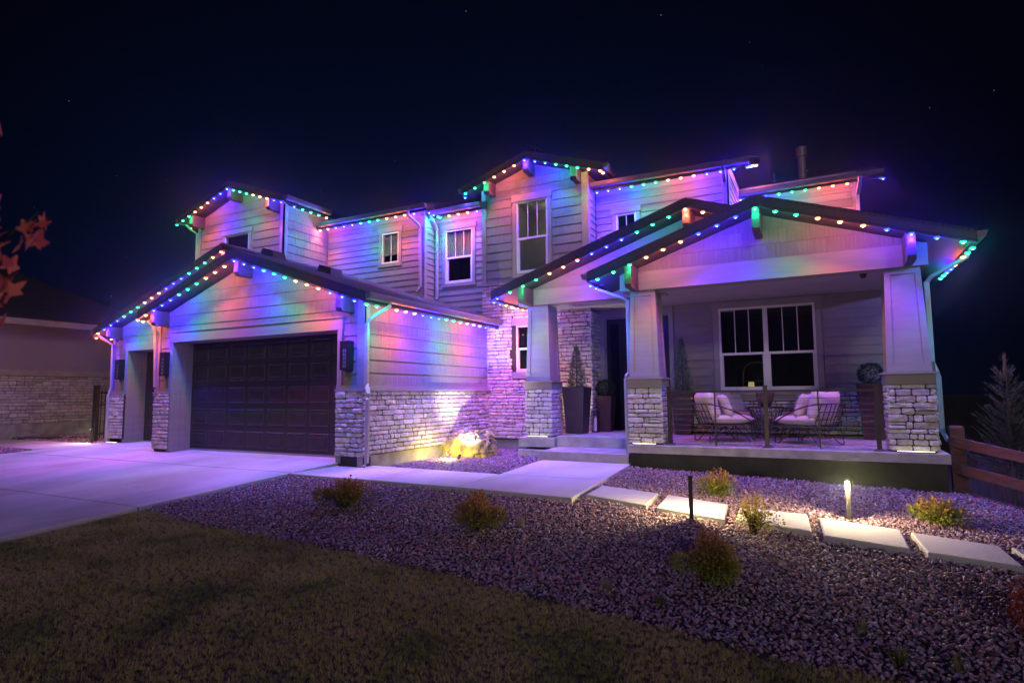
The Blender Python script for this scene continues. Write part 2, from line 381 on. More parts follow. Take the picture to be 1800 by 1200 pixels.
for i in range(3):
    for j in range(4):
        a, b, c, d = dx[i] + g, dx[i + 1] - (g if i < 2 else 0), dy[j] + g, dy[j + 1] - g
        Q.append([(a, c, dz_(c)), (b, c, dz_(c)), (b, d, dz_(d)), (a, d, dz_(d))])
Q.append([(-12.79, 8.27, -.03), (-7.91, 8.27, -.03), (-7.91, 9.2, -.0), (-12.79, 9.2, -.0)])
Q.append([(-17.0, 8.27 + g, -.03), (-13.36, 8.27 + g, -.03), (-13.36, 10.2, .0), (-17.0, 10.2, .0)])
paving('driveway', Q)
paving('side_path', [[(-22, 7.55, -.045), (-17.01, 7.55, -.045), (-17.01, 8.95, -.02), (-22, 8.95, -.02)]])
zw = -.095
W_ = [[(-7.85, 7.12), (-6.12, 7.10), (-6.12, 8.50), (-7.85, 8.56)], [(-6.11, 7.10), (-4.53, 7.05), (-4.63, 8.45), (-6.11, 8.50)],
      [(-4.52, 7.05), (-2.768, 6.90), (-2.90, 8.49), (-4.62, 8.47)], [(-4.62, 8.485), (-2.90, 8.505), (-3.10, 10.58), (-4.85, 10.58)]]
paving('walkway', [[(x, y, zw) for x, y in q] for q in W_])

def in_poly(x, y, P):
    r = False; n = len(P)
    for i in range(n):
        x0, y0 = P[i]; x1, y1 = P[(i + 1) % n]
        if (y0 > y) != (y1 > y) and x < (x1 - x0) * (y - y0) / (y1 - y0) + x0: r = not r
    return r

def scatter(name, pts, variants, smin, smax, m_label, flat=False, tilt=math.tau, kind='stuff'):
    """pts carry many small alike pieces, far more than one could count: instanced by geometry nodes"""
    me = bpy.data.meshes.new(name); me.from_pydata([tuple(p) for p in pts], [], [])
    o = link(name, me, None); o['kind'] = kind; o['label'] = m_label
    c = bpy.data.collections.new(name + '_pieces')
    for k, (vm, mm) in enumerate(variants):
        vm.materials.append(MATS[mm]); vo = bpy.data.objects.new(name + '_piece', vm); c.objects.link(vo)
    t = bpy.data.node_groups.new(name, 'GeometryNodeTree'); N = t.nodes.new; L = t.links.new
    t.interface.new_socket('Geometry', in_out='INPUT', socket_type='NodeSocketGeometry')
    t.interface.new_socket('Geometry', in_out='OUTPUT', socket_type='NodeSocketGeometry')
    gi = N('NodeGroupInput'); go = N('NodeGroupOutput'); ip = N('GeometryNodeInstanceOnPoints'); ci = N('GeometryNodeCollectionInfo')
    ci.inputs['Collection'].default_value = c; ci.inputs['Separate Children'].default_value = True; ci.inputs['Reset Children'].default_value = True
    ip.inputs['Pick Instance'].default_value = True
    rr = N('FunctionNodeRandomValue'); rr.data_type = 'FLOAT_VECTOR'
    rr.inputs[0].default_value = (-tilt, -tilt, 0) if tilt < 3 else (0, 0, 0); rr.inputs[1].default_value = (tilt, tilt, math.tau)
    rs = N('FunctionNodeRandomValue'); rs.data_type = 'FLOAT'; rs.inputs[2].default_value = smin; rs.inputs[3].default_value = smax; rs.inputs['Seed'].default_value = 3
    L(gi.outputs[0], ip.inputs['Points']); L(ci.outputs[0], ip.inputs['Instance']); L(rr.outputs[0], ip.inputs['Rotation']); L(rs.outputs[1], ip.inputs['Scale'])
    L(ip.outputs[0], go.inputs[0])
    md = o.modifiers.new('scatter', 'NODES'); md.node_group = t
    return o

def pebble_mesh(seed, flat):
    bm = bmesh.new(); bmesh.ops.create_icosphere(bm, subdivisions=2, radius=1)
    r = random.Random(seed); ax = (r.uniform(.95, 1.4), r.uniform(.7, .95), flat * r.uniform(.85, 1.1)); o3 = Vector((seed * 3.1, seed * 1.7, 0))
    for v in bm.verts:
        n = noise.noise(v.co * 1.1 + o3) * .32; v.co *= 1 + n; v.co = Vector((v.co.x * ax[0], v.co.y * ax[1], v.co.z * ax[2]))
    me = bpy.data.meshes.new('pebble'); bm.to_mesh(me); bm.free(); me.polygons.foreach_set('use_smooth', [True] * len(me.polygons)); return me

STEP = [[(-2.697, 7.209), (-1.877, 7.002), (-1.931, 7.819), (-2.742, 7.976)], [(-1.745, 6.96), (-.977, 6.79), (-1.042, 7.555), (-1.802, 7.795)],
        [(-.872, 6.85), (-.145, 6.692), (-.198, 7.436), (-.90, 7.50)], [(-.037, 6.60), (.645, 6.499), (.64, 7.16), (-.075, 7.326)],
        [(.769, 6.45), (1.41, 6.375), (1.37, 6.95), (.717, 7.088)], [(1.52, 6.36), (2.2, 6.2), (2.14, 6.82), (1.46, 6.95)]]
def shrink(q, s):
    cx = sum(p[0] for p in q) / 4; cy = sum(p[1] for p in q) / 4
    return [(cx + (x - cx) * s, cy + (y - cy) * s) for x, y in q]
blocked = [shrink(q, .97) for q in STEP] + [shrink(q, .99) for q in W_]
def gravel_points():
    P = []; sp = .031
    for iy in range(int((13 - 3.4) / sp)):
        y0 = 3.4 + iy * sp
        for ix in range(int((3.6 + 7.85) / sp)):
            x = -7.84 + (ix + (iy % 2) * .5) * sp + random.uniform(-.013, .013); y = y0 + random.uniform(-.013, .013)
            if y < lawn_y(x) + .05 * noise.noise((x * 2.3, 5, 0)) - .01: continue
            if x > -3.13 and y > 10.5 and x < 1.62: continue
            if x > 1.62 and y > 10.9 - (x - 1.7) * .7: continue
            if y > 12.75 or (x < -7.2 and y > 8.3): continue
            if x > -4.9 and y > 10.6: continue
            if any(in_poly(x, y, q) for q in blocked): continue
            P.append((x, y, tz(x, y) + random.uniform(-.014, .012)))
            if random.random() < .22: P.append((x + random.uniform(-.02, .02), y + random.uniform(-.02, .02), tz(x, y) + .018))
    return P
GP = gravel_points()
scatter('gravel', GP, [(pebble_mesh(s, f), 'pebble') for s, f in ((1, .42), (2, .55), (3, .34), (4, .48), (5, .62), (6, .38))], 0.0068, .0160, 'bed of rounded purple grey and rust coloured river pebbles', tilt=.75)
NP = [(x, y, tz(x, y) - .06 + .07) for x, y in ((-22.4 + random.random() * 5.2, 9.0 + random.random() * 3.2) for _ in range(3800)) if not (x > -17.1)]
NP += [(x, y, -.085) for x, y in ((-19.5 + random.random() * 2.45, 6.2 + random.random() * 1.3) for _ in range(900))]
scatter('side_gravel', NP, [(pebble_mesh(s, .6), 'pebble') for s in (11, 12, 13)], .025, .05, 'pebbles between the driveway and the neighbouring house')

def grass_clump(seed):
    r = random.Random(seed); mb = MB()
    for i in range(16):
        a = r.uniform(0, math.tau); d = r.uniform(0, .035); x, y = d * math.cos(a), d * math.sin(a); h = r.uniform(.018, .042); w = r.uniform(.0012, .0022)
        b = r.uniform(0, math.tau); ln = r.uniform(.006, .035); ca, sa = math.cos(b), math.sin(b)
        p = [(x - w * sa, y + w * ca, 0), (x + w * sa, y - w * ca, 0)]; m1 = (x + ca * ln * .4, y + sa * ln * .4, h * .65); tip = (x + ca * ln, y + sa * ln, h)
        mb.add(p + [(m1[0] + w * .8 * sa, m1[1] - w * .8 * ca, m1[2]), (m1[0] - w * .8 * sa, m1[1] + w * .8 * ca, m1[2]), tip], [(0, 1, 2, 3), (3, 2, 4)])
    return mb.mesh('grass_tuft', recalc=False)
def lawn_points():
    P = []; sp = .031
    for iy in range(int(4.4 / sp)):
        for ix in range(int(9.6 / sp)):
            x = -7.86 + ix * sp + random.uniform(-.025, .025); y = .7 + iy * sp + random.uniform(-.025, .025)
            e = lawn_y(x) + .05 * noise.noise((x * 3, 1, 0)) + random.uniform(-.05, .03)
            if y > e or x < -7.85: continue
            # out of the camera's sight: left of / behind the frame edge
            if x < -2.75 * y - .6 or x > .42 * y + .8: continue
            P.append((x, y, tz(x, y) - .012 + .012 * noise.noise((x * 1.3, y * 1.3, 0)) - .002))
    return P
scatter('lawn_grass', lawn_points(), [(grass_clump(s), 'grass_blade') for s in range(6)], .5, .95, 'short brownish green autumn turf of the front lawn', tilt=.3)

# ------------------------------------------------------------------ wall frames: O + u*U + z*Z + n*N
class WF:
    def __init__(self, O, U, N): self.O, self.U, self.N = Vector(O), Vector(U), Vector(N)
    def p(self, u, z, n=0): q = self.O + self.U * u + self.N * n; return (q.x, q.y, q.z + z)
    def box(self, mb, u0, u1, z0, z1, n0, n1):
        return mb.hexa([self.p(u0, z0, n0), self.p(u1, z0, n0), self.p(u1, z0, n1), self.p(u0, z0, n1), self.p(u0, z1, n0), self.p(u1, z1, n0), self.p(u1, z1, n1), self.p(u0, z1, n1)])
def front(y): return WF((0, y, 0), (1, 0, 0), (0, -1, 0))
def right(x): return WF((x, 0, 0), (0, 1, 0), (1, 0, 0))

def clip(poly, a, b, c):        # keep a*u + b*z <= c
    out = []
    for i in range(len(poly)):
        p, q = poly[i], poly[(i + 1) % len(poly)]; dp = a * p[0] + b * p[1] - c; dq = a * q[0] + b * q[1] - c
        if dp <= 0: out.append(p)
        if dp * dq < 0: t = dp / (dp - dq); out.append((p[0] + t * (q[0] - p[0]), p[1] + t * (q[1] - p[1])))
    return out
def pieces(u0, u1, z0, z1, holes, clips):
    cuts = sorted({z0, z1} | {h for H in holes for h in H[2:4] if z0 < h < z1}); res = []
    for za, zb in zip(cuts, cuts[1:]):
        iv = [(u0, u1)]; zm = (za + zb) / 2
        for a, b, c, d in holes:
            if c < zm < d: iv = [s for p, q in iv for s in ((p, min(q, a)), (max(p, b), q)) if s[1] - s[0] > .004]
        for p, q in iv:
            poly = [(p, za), (q, za), (q, zb), (p, zb)]
            for cl in clips: poly = clip(poly, *cl) if len(poly) > 2 else []
            if len(poly) > 2: res.append(poly)
    return res
def gable_clip(xr, zr, s): return [(s, 1, zr + s * xr), (-s, 1, zr - s * xr)]

def clad(T, wall, wf, u0, u1, z0, z1, exp, holes=(), clips=(), panel=1.22, m='shake', phase=0, proud=.015, thin=.004, seed=0, name='siding_board'):
    """courses of boards or shake panels over a wall, each a piece of its own, lower edge proud of the one below"""
    r = random.Random(seed); z = z0 - phase; row = 0
    while z < z1 - .01:
        za, zb = max(z, z0), min(z + exp, z1)
        if zb - za > .02:
            off = r.uniform(.15, .9) * panel; cs = [u0] + [c for c in np.arange(u0 + off, u1 - .12, panel)] + [u1]
            for a, b in zip(cs, cs[1:]):
                g = .0015
                for poly in pieces(a + g, b - g, za, zb, holes, clips):
                    mb = MB(); n = len(poly); dep = lambda q: thin + (proud - thin) * (z + exp - q) / exp
                    fr = [wf.p(u, q, dep(q)) for u, q in poly]; bk = [wf.p(u, q, -.002) for u, q in poly]
                    mb.add(fr + bk, [tuple(range(n))] + [(i, (i + 1) % n, n + (i + 1) % n, n + i) for i in range(n)])
                    T.part(name, mb, m, wall)
        z += exp; row += 1
def core(T, wf, u0, u1, z0, z1, holes=(), clips=(), m='trim', th=.12, name='wall', label=None):
    mb = MB()
    for poly in pieces(u0, u1, z0, z1, holes, clips):
        n = len(poly); mb.prism([wf.p(u, q, -th) for u, q in poly], [wf.p(u, q, 0) for u, q in poly])
    return T.part(name, mb, m, label=label)

# stones: irregular blocks in a few lengths, sharing meshes
def stone_mesh(L, seed):
    r = random.Random(seed); h = .1; hw, hh = L / 2, h / 2; j = lambda s: r.uniform(-s, s); c = .016
    ol = [(-hw + c, -hh), (j(.1 * L), -hh + j(.004)), (hw - c, -hh), (hw, -hh + c), (hw + j(.004), j(.02)), (hw, hh - c), (hw - c, hh), (j(.1 * L), hh + j(.004)), (-hw + c, hh), (-hw, hh - c), (-hw + j(.004), j(.02)), (-hw, -hh + c)]
    n = len(ol); b = []; f = []; k = .008
    for u, z in ol:
        b.append((u + j(.002), 0, z + j(.002)))
    mid = [(u, -.029 + j(.004), z) for u, z in ol]
    for u, z in ol:
        su = (abs(u) - k) / max(abs(u), 1e-5) if abs(u) > k else 1; sz = (abs(z) - k) / max(abs(z), 1e-5) if abs(z) > k else 1
        f.append((u * su, -.036 + j(.005), z * sz))
    cs = [(-hw * .4, -.039 + j(.006), j(.01)), (hw * .4, -.039 + j(.006), j(.01))]
    vs = b + mid + f + cs; fs = [(i, (i + 1) % n, n + (i + 1) % n, n + i) for i in range(n)] + [(n + i, n + (i + 1) % n, 2 * n + (i + 1) % n, 2 * n + i) for i in range(n)]
    for i in range(n):
        a, d = 2 * n + i, 2 * n + (i + 1) % n; um = (ol[i][0] + ol[(i + 1) % n][0]) / 2
        fs.append((a, d, 3 * n + (1 if um > 0 else 0)))
    fs += [(2 * n + 1, 3 * n + 1, 3 * n), (2 * n + 7, 3 * n, 3 * n + 1)]
    me = bpy.data.meshes.new('stone'); me.from_pydata(vs, [], fs); me.update()
    return me
STL = [.09, .14, .2, .28, .38]
STONES = {L: [stone_mesh(L, int(L * 1000) + s) for s in range(4)] for L in STL}
STV = {}
for L in STL:
    for me in STONES[L]: STV[me.name] = (np.array([v.co[:] for v in me.vertices]), [tuple(p.vertices) for p in me.polygons])
def stone_rows(wf, u0, u1, z0, z1, seed, hmin=.07, hmax=.108, lmin=.12, lmax=.36, holes=(), joint=.013):
    """a coursed rubble layout: list of (mesh, matrix)"""
    r = random.Random(seed); z = z0; out = []; B = Matrix((wf.U, -wf.N, Vector((0, 0, 1)))).transposed()
    while z < z1 - .03:
        h = r.uniform(hmin, hmax)
        if z1 - z - h < hmin * .7: h = z1 - z
        u = u0
        while u < u1 - .01:
            l = r.uniform(lmin, lmax) if r.random() > .16 else r.uniform(.07, .12)
            if u1 - u - l < .08: l = u1 - u
            subs = [(z, h)]
            if h > .10 and l > .18 and r.random() < .16: k = r.uniform(.42, .58); subs = [(z, h * k), (z + h * k, h * (1 - k))]
            for zs, hs in subs:
                a, b, c, d = u + joint / 2, u + l - joint / 2, zs + joint / 2, zs + hs - joint / 2; bad = False
                for A, Bq, Cq, D in holes:
                    if c < D and d > Cq and a < Bq and b > A:
                        if a < A - .05: b = A - .004
                        elif b > Bq + .05: a = Bq + .004
                        elif d > D + .04: c = D + .004
                        elif c < Cq - .04: d = Cq - .004
                        else: bad = True
                if bad or b - a < .025 or d - c < .02: continue
                L = min(STL, key=lambda q: abs(q - (b - a))); me = r.choice(STONES[L])
                M = Matrix.Translation(Vector(wf.p((a + b) / 2, (c + d) / 2, 0))) @ B.to_4x4() @ Matrix.Diagonal((b - a) / L * Vector((1, 0, 0)) + Vector((0, r.uniform(.75, 1.25), (d - c) / .1))).to_4x4()
                out.append((me, M))
            u += l
        z += h
    return out
def lay_stones(T, wall, layout, m='stone', loose=True):
    off = Vector(T.off)
    if loose:
        for me, M in layout:
            o = link('stone', me, m, wall); o.matrix_local = Matrix.Translation(-off) @ M
    else:       # past the count kept as single pieces: still every stone, joined into one part
        vs = []; fs = []; n = 0
        for me, M in layout:
            a, f = STV[me.name]; A = np.array(M); q = a @ A[:3, :3].T + A[:3, 3] - np.array(off); vs.append(q); fs += [tuple(i + n for i in t) for t in f]; n += len(a)
        me = bpy.data.meshes.new('stone'); me.from_pydata(np.vstack(vs).tolist(), [], fs); me.update()
        o = link('stone', me, 'stone_mass', wall); o['kind'] = 'stuff'
def stone_mass_mat():
    m = MATS['stone'].copy(); MATS['stone_mass'] = m; nt = m.node_tree
    oi = [n for n in nt.nodes if n.type == 'OBJECT_INFO'][0]; g = nt.nodes.new('ShaderNodeNewGeometry')
    for l in list(oi.outputs['Random'].links): nt.links.new(g.outputs['Random Per Island'], l.to_socket)
stone_mass_mat()

def window(T, wf, u0, u1, z0, z1, cols=1, rows_mid=None, mullion=None, blind=None, deep=.06, fr=.045, label=None, munt_top_only=True, room='room'):
    """frame with panes set back, muntins over the upper sash, and a dark room behind"""
    f = MB(); n0, n1 = -deep, .014
    wf.box(f, u0, u0 + fr, z0, z1, n0, n1); wf.box(f, u1 - fr, u1, z0, z1, n0, n1); wf.box(f, u0 + fr, u1 - fr, z1 - fr, z1, n0, n1); wf.box(f, u0 + fr, u1 - fr, z0, z0 + fr, n0, n1)
    F = T.part('window', f, 'white_frame', label=label); pn = -deep + .02; bays = [(u0 + fr, u1 - fr)]
    if mullion: mm = MB(); wf.box(mm, mullion - .045, mullion + .045, z0 + fr, z1 - fr, n0, n1 - .002); T.part('mullion', mm, 'white_frame', F); bays = [(u0 + fr, mullion - .045), (mullion + .045, u1 - fr)]
    for a, b in bays:
        zs = [(z0 + fr, z1 - fr)]
        if rows_mid:
            rb = MB(); wf.box(rb, a, b, rows_mid - .025, rows_mid + .025, n0, n1 - .006); T.part('sash_rail', rb, 'white_frame', F)
            zs = [(z0 + fr, rows_mid - .025), (rows_mid + .025, z1 - fr)]
        for k, (c, d) in enumerate(zs):
            top = k == len(zs) - 1
            if not top:
                lo = MB()
                for e in ((a, a + .03, c, d), (b - .03, b, c, d), (a + .03, b - .03, c, c + .03)): wf.box(lo, *e, n0, n1 - .02)
                T.part('sash', lo, 'white_frame', F)
            p = MB(); wf.box(p, a, b, c, d, pn, pn + .006); T.part('pane', p, 'glass', F)
            if cols > 1 and top:
                for i in range(1, cols):
                    u = a + (b - a) * i / cols; q = MB(); wf.box(q, u - .009, u + .009, c, d, pn + .006, pn + .018); T.part('muntin', q, 'white_frame', F)
        if blind:
            q = MB(); n = int((b - a) / .07)
            for i in range(n):
                ua = a + (b - a) * i / n; wf.box(q, ua + .003, ua + (b - a) / n - .003, blind, z1 - fr - .02, pn - .03, pn - .02)
            T.part('blind', q, 'blind', F)
    if room:
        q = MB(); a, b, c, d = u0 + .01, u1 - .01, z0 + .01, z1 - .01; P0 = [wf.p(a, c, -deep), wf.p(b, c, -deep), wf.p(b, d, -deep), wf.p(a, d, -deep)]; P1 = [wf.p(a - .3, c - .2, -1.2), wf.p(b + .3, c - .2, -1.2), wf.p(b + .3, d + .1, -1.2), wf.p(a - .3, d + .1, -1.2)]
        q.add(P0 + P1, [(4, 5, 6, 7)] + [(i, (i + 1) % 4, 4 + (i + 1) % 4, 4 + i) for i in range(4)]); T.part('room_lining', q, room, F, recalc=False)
    return F
def casing(T, wf, u0, u1, z0, z1, w=.09, head=.14, n=.03, sill=True, par=None):
    q = MB(); wf.box(q, u0 - w, u0, z0, z1, -.01, n); wf.box(q, u1, u1 + w, z0, z1, -.01, n); wf.box(q, u0 - w - .03, u1 + w + .03, z1, z1 + head, -.01, n + .008)
    if sill: wf.box(q, u0 - w - .015, u1 + w + .015, z0 - .09, z0, -.01, n + .004)
    return T.part('casing', q, 'trim', par)

# ================================================================== THE HOUSE
H = Thing('house', 'two storey greige craftsman house with gables, stone veneer, three garage bays and a front porch', 'house', (-6.0, 12.8, 0.0))
SL = .335
def roof(T, pts, fas=(), th=.19, m='shingle', sof='soffit', fm='fascia', soffit=True, lab=None):
    mb = MB(); mb.slab(pts, -.05, 0); R = T.part('roof', mb, m, label=lab)
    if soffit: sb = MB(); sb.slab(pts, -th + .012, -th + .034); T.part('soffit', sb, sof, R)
    cx = sum(p[0] for p in pts) / len(pts); cy = sum(p[1] for p in pts) / len(pts)
    for i, j in fas:
        a, b = Vector(pts[i]), Vector(pts[j]); d = (b - a); n = Vector((d.y, -d.x, 0)).normalized()
        if n.dot(Vector((cx, cy, 0)) - Vector((a.x, a.y, 0))) > 0: n = -n
        q = MB(); A = [a - n * .005, b - n * .005, b - n * .035, a - n * .035]
        q.prism([(p.x, p.y, p.z - th) for p in A], [(p.x, p.y, p.z - .045) for p in A]); T.part('fascia', q, fm, R)
    return R
def gutter(T, a, b, out, m='gutter', drop=.03):
    """ogee-fronted eaves gutter from a to b hung outwards along `out`"""
    a, b, o = Vector(a), Vector(b), Vector(out); prof = [(0, 0), (.125, 0), (.125, -.018), (.112, -.03), (.105, -.065), (.085, -.10), (0, -.115), (0, -.10), (.075, -.088), (.09, -.03), (.10, -.012), (.006, -.012)]
    mb = MB(); mb.prism([tuple(a + o * u + Vector((0, 0, z - drop))) for u, z in prof], [tuple(b + o * u + Vector((0, 0, z - drop))) for u, z in prof])
    G = T.part('gutter', mb, m); c = MB()
    for p, q in ((a, (b - a).normalized()), (b, (a - b).normalized())):
        L_ = [tuple(p + o * u + Vector((0, 0, z - drop)) - q * .002) for u, z in prof[:7]]; c.prism(L_, [tuple(Vector(v) + q * .006) for v in L_])
    T.part('end_cap', c, m, G); return G
def downspout(T, pts, m='pale_gutter', w=.075, d=.055):
    """rectangular pipe with mitred elbows"""
    pts = [Vector(p) for p in pts]; rings = []; n = len(pts)
    for i, p in enumerate(pts):
        a = pts[max(i - 1, 0)]; b = pts[min(i + 1, n - 1)]; t = (b - a).normalized(); s = Vector((t.y, -t.x, 0))
        s = s.normalized() if s.length > .2 else Vector((1, 0, 0)); r = t.cross(s).normalized(); rings.append([p + s * w / 2 * x + r * d / 2 * y for x, y in ((-1, -.7), (-.8, -1), (.8, -1), (1, -.7), (1, .7), (.8, 1), (-.8, 1), (-1, .7))])
    mb = MB(); vs = [v for q in rings for v in q]; fs = [(i * 8 + k, i * 8 + (k + 1) % 8, (i + 1) * 8 + (k + 1) % 8, (i + 1) * 8 + k) for i in range(n - 1) for k in range(8)]
    mb.add(vs, fs + [tuple(range(8))[::-1], tuple(range((n - 1) * 8, n * 8))]); return T.part('downspout', mb, m)
def bracket(T, x, y0, y1, z0, z1, w=.13, m='wood_bracket'):
    mb = MB(); a, b = x - w / 2, x + w / 2       # lookout beam with a canted lower nose
    lp = [(y0, z1), (y0, z0 + .06), (y0 + .05, z0), (y1, z0), (y1, z1)]
    mb.prism([(a, y, z) for y, z in lp], [(b, y, z) for y, z in lp]); return T.part('bracket', mb, m)

# ---------------------------------------------------------------- garage
fg = front(8.284); GC = [(SL, 1, 3.94 + SL * -10.43), (-SL, 1, 3.94 - SL * -10.43)]
hole = [(-12.79, -7.91, -1, 2.39)]
w = core(H, fg, -13.35, -7.303, -.03, 4.1, hole, GC, label='gabled garage front clad in shake courses')
clad(H, w, fg, -13.26, -7.44, 2.62, 4.0, .235, (), GC, m='shake', phase=.10, seed=1)
clad(H, w, fg, -7.79, -7.44, 1.37, 2.62, .235, m='shake', phase=.04, seed=2)
clad(H, w, fg, -13.26, -12.91, 1.37, 2.62, .235, m='shake', phase=.04, seed=3)
q = MB(); fg.box(q, -7.44, -7.268, 1.365, 3.02, -.01, .032); H.part('corner_post', q, 'trim')
q = MB(); q.box(-7.301, -7.268, 8.254, 8.40, 1.365, 2.98); H.part('corner_post', q, 'trim')
q = MB(); fg.box(q, -13.36, -13.26, 1.365, 3.05, -.01, .032); H.part('corner_post', q, 'trim')
q = MB(); fg.box(q, -12.91, -7.79, 2.39, 2.61, -.01, .045); fg.box(q, -12.94, -7.76, 2.61, 2.635, -.01, .06); H.part('door_head', q, 'trim')
for a, b in ((-12.90, -12.79), (-7.91, -7.80)):
    q = MB(); fg.box(q, a, b, -.02 if a < -10 else -.05, 2.388, .0, .04); H.part('door_casing', q, 'trim')
# deep jambs and the sectional door
for x0, x1 in ((-12.90, -12.788), (-7.912, -7.80)):
    q = MB(); q.box(x0, x1, 8.29, 8.80, -.03, 2.39)
    for k in range(3):
        xx = x1 if x0 < -10 else x0 - .008; q.box(xx, xx + .008, 8.33 + k * .14, 8.45 + k * .14, -.01, 2.385)
    H.part('jamb', q, 'trim')
q = MB(); q.box(-12.79, -7.91, 8.29, 8.80, 2.395, 2.5); H.part('door_soffit', q, 'trim')
def raised_panel(wd, ht):
    def ring(i, n): return [(i, -n, i), (wd - i, -n, i), (wd - i, -n, ht - i), (i, -n, ht - i)]
    vs = ring(0, 0) + ring(.012, .012) + ring(.03, .003) + ring(.055, .003) + ring(.085, .013)
    fs = [(k * 4 + i, k * 4 + (i + 1) % 4, k * 4 + 4 + (i + 1) % 4, k * 4 + 4 + i) for k in range(4) for i in range(4)] + [(16, 17, 18, 19)]
    me = bpy.data.meshes.new('panel'); me.from_pydata(vs, [], fs); me.update(); return me
def garage_door(T, x0, x1, y, z0, z1, cols, rows=5, lab=None):
    mb = MB(); sh = (z1 - z0) / rows
    for k in range(rows): mb.box(x0, x1, y, y + .045, z0 + k * sh + .003, z0 + (k + 1) * sh - .003)
    mb.box(x0, x1, y + .02, y + .05, z0, z1); D = T.part('garage_door', mb, 'garage_door', label=lab); pw = (x1 - x0) / cols; me = raised_panel(pw - .10, sh - .13)
    for c in range(cols):
        for k in range(rows): T.put('panel', me, 'garage_door', (x0 + c * pw + .05, y, z0 + k * sh + .065), D)
    q = MB(); q.box(x0, x1, y - .01, y + .03, z0 - .035, z0 + .002); T.part('weather_strip', q, 'trim', D); return D
garage_door(H, -12.788, -7.912, 8.735, .02, 2.388, 8, lab='wide dark double garage door')
# pillars faced with stone
LOOSE = 0
def pillar_stone(T, wall, wf, u0, u1, z0, z1, seed, loose=True, **k):
    global LOOSE
    lay = stone_rows(wf, u0, u1, z0, z1, seed, **k)
    if loose: LOOSE += len(lay)
    lay_stones(T, wall, lay, loose=loose)
q = MB(); fg.box(q, -7.905, -7.30, .075, 1.25, -.05, .045); P = H.part('stone_pillar', q, 'grout')
pillar_stone(H, P, WF((0, 8.239, 0), (1, 0, 0), (0, -1, 0)), -7.905, -7.262, .08, 1.25, 5)
q = MB(); fg.box(q, -13.36, -12.84, .02, 1.25, -.05, .045); P = H.part('stone_pillar', q, 'grout')
pillar_stone(H, P, WF((0, 8.239, 0), (1, 0, 0), (0, -1, 0)), -13.37, -12.835, .03, 1.25, 6)
q = MB(); fg.box(q, -7.92, -7.27, 1.25, 1.285, -.04, .09); fg.box(q, -7.92, -7.27, 1.285, 1.365, -.04, .05); fg.box(q, -13.38, -12.83, 1.25, 1.285, -.04, .09); fg.box(q, -13.38, -12.83, 1.285, 1.365, -.04, .05); H.part('ledge', q, 'trim')
q = MB(); fg.box(q, -7.90, -7.29, -.25, .075, -.2, .02); fg.box(q, -13.35, -12.85, -.2, .02, -.2, .02); H.part('foundation', q, 'foundation')
# right side wall of the garage
sg = right(-7.303)
w = core(H, sg, 8.41, 12.80, -.2, 2.95, label='garage side wall, shake over a stone base')
clad(H, w, sg, 8.41, 12.72, 1.365, 2.86, .237, m='shake', phase=.01, seed=4)
q = MB(); sg.box(q, 12.72, 12.795, 1.365, 2.9, -.01, .028); H.part('corner_post', q, 'trim')
q = MB(); sg.box(q, 8.24, 12.79, .10, 1.25, -.01, .035); P = H.part('stone_veneer', q, 'grout')
pillar_stone(H, P, WF((-7.268, 0, 0), (0, 1, 0), (1, 0, 0)), 8.21, 12.79, .11, 1.25, 8, loose=False)
q = MB(); sg.box(q, 8.19, 12.79, 1.25, 1.285, 0, .095); sg.box(q, 8.22, 12.79, 1.285, 1.362, 0, .05); H.part('ledge', q, 'trim')
q = MB(); sg.box(q, 8.25, 12.8, -.3, .10, -.1, .012); H.part('foundation', q, 'curb_concrete')
q = MB(); q.box(-13.35, -13.2, 8.41, 9.34, -.1, 3.2); H.part('wall', q, 'trim')
# single bay on the left
fl = front(9.345); BC = [(SL, 1, 4.56 + SL * -12.22), (-SL, 1, 4.56 - SL * -12.22)]
w = core(H, fl, -17.05, -13.352, -.03, 4.6, [(-16.34, -13.9, -1, 2.41)], BC, label='single garage bay set back on the left')
clad(H, w, fl, -16.96, -13.36, 2.62, 4.2, .235, (), BC, m='shake', phase=.05, seed=9)
clad(H, w, fl, -16.96, -16.46, 1.37, 2.62, .235, m='shake', seed=10)
q = MB(); fl.box(q, -17.07, -16.96, 1.365, 3.1, -.01, .03); fl.box(q, -16.45, -16.34, -.02, 2.41, 0, .04); fl.box(q, -16.45, -13.36, 2.41, 2.62, -.01, .045); H.part('door_casing', q, 'trim')
q = MB(); q.box(-16.45, -16.338, 9.35, 9.87, -.03, 2.41)
for k in range(3): q.box(-16.338, -16.33, 9.38 + k * .15, 9.51 + k * .15, -.01, 2.40)
H.part('jamb', q, 'trim')
q = MB(); q.box(-16.34, -13.36, 9.35, 9.87, 2.415, 2.5); H.part('door_soffit', q, 'trim')
garage_door(H, -16.34, -13.6, 9.815, .02, 2.405, 4, lab='narrow dark single garage door')
q = MB(); fl.box(q, -17.06, -16.345, .09, 1.25, -.05, .045); P = H.part('stone_pillar', q, 'grout')
pillar_stone(H, P, WF((0, 9.30, 0), (1, 0, 0), (0, -1, 0)), -17.07, -16.42, .095, 1.25, 12)
q = MB(); fl.box(q, -17.08, -16.42, 1.25, 1.285, -.04, .09); fl.box(q, -17.08, -16.42, 1.285, 1.365, -.04, .05); H.part('ledge', q, 'trim')
q = MB(); fl.box(q, -17.05, -16.44, -.2, .09, -.2, .0); H.part('foundation', q, 'foundation')
q = MB(); q.box(-17.05, -16.9, 9.36, 15, -.2, 3.1); H.part('wall', q, 'trim')
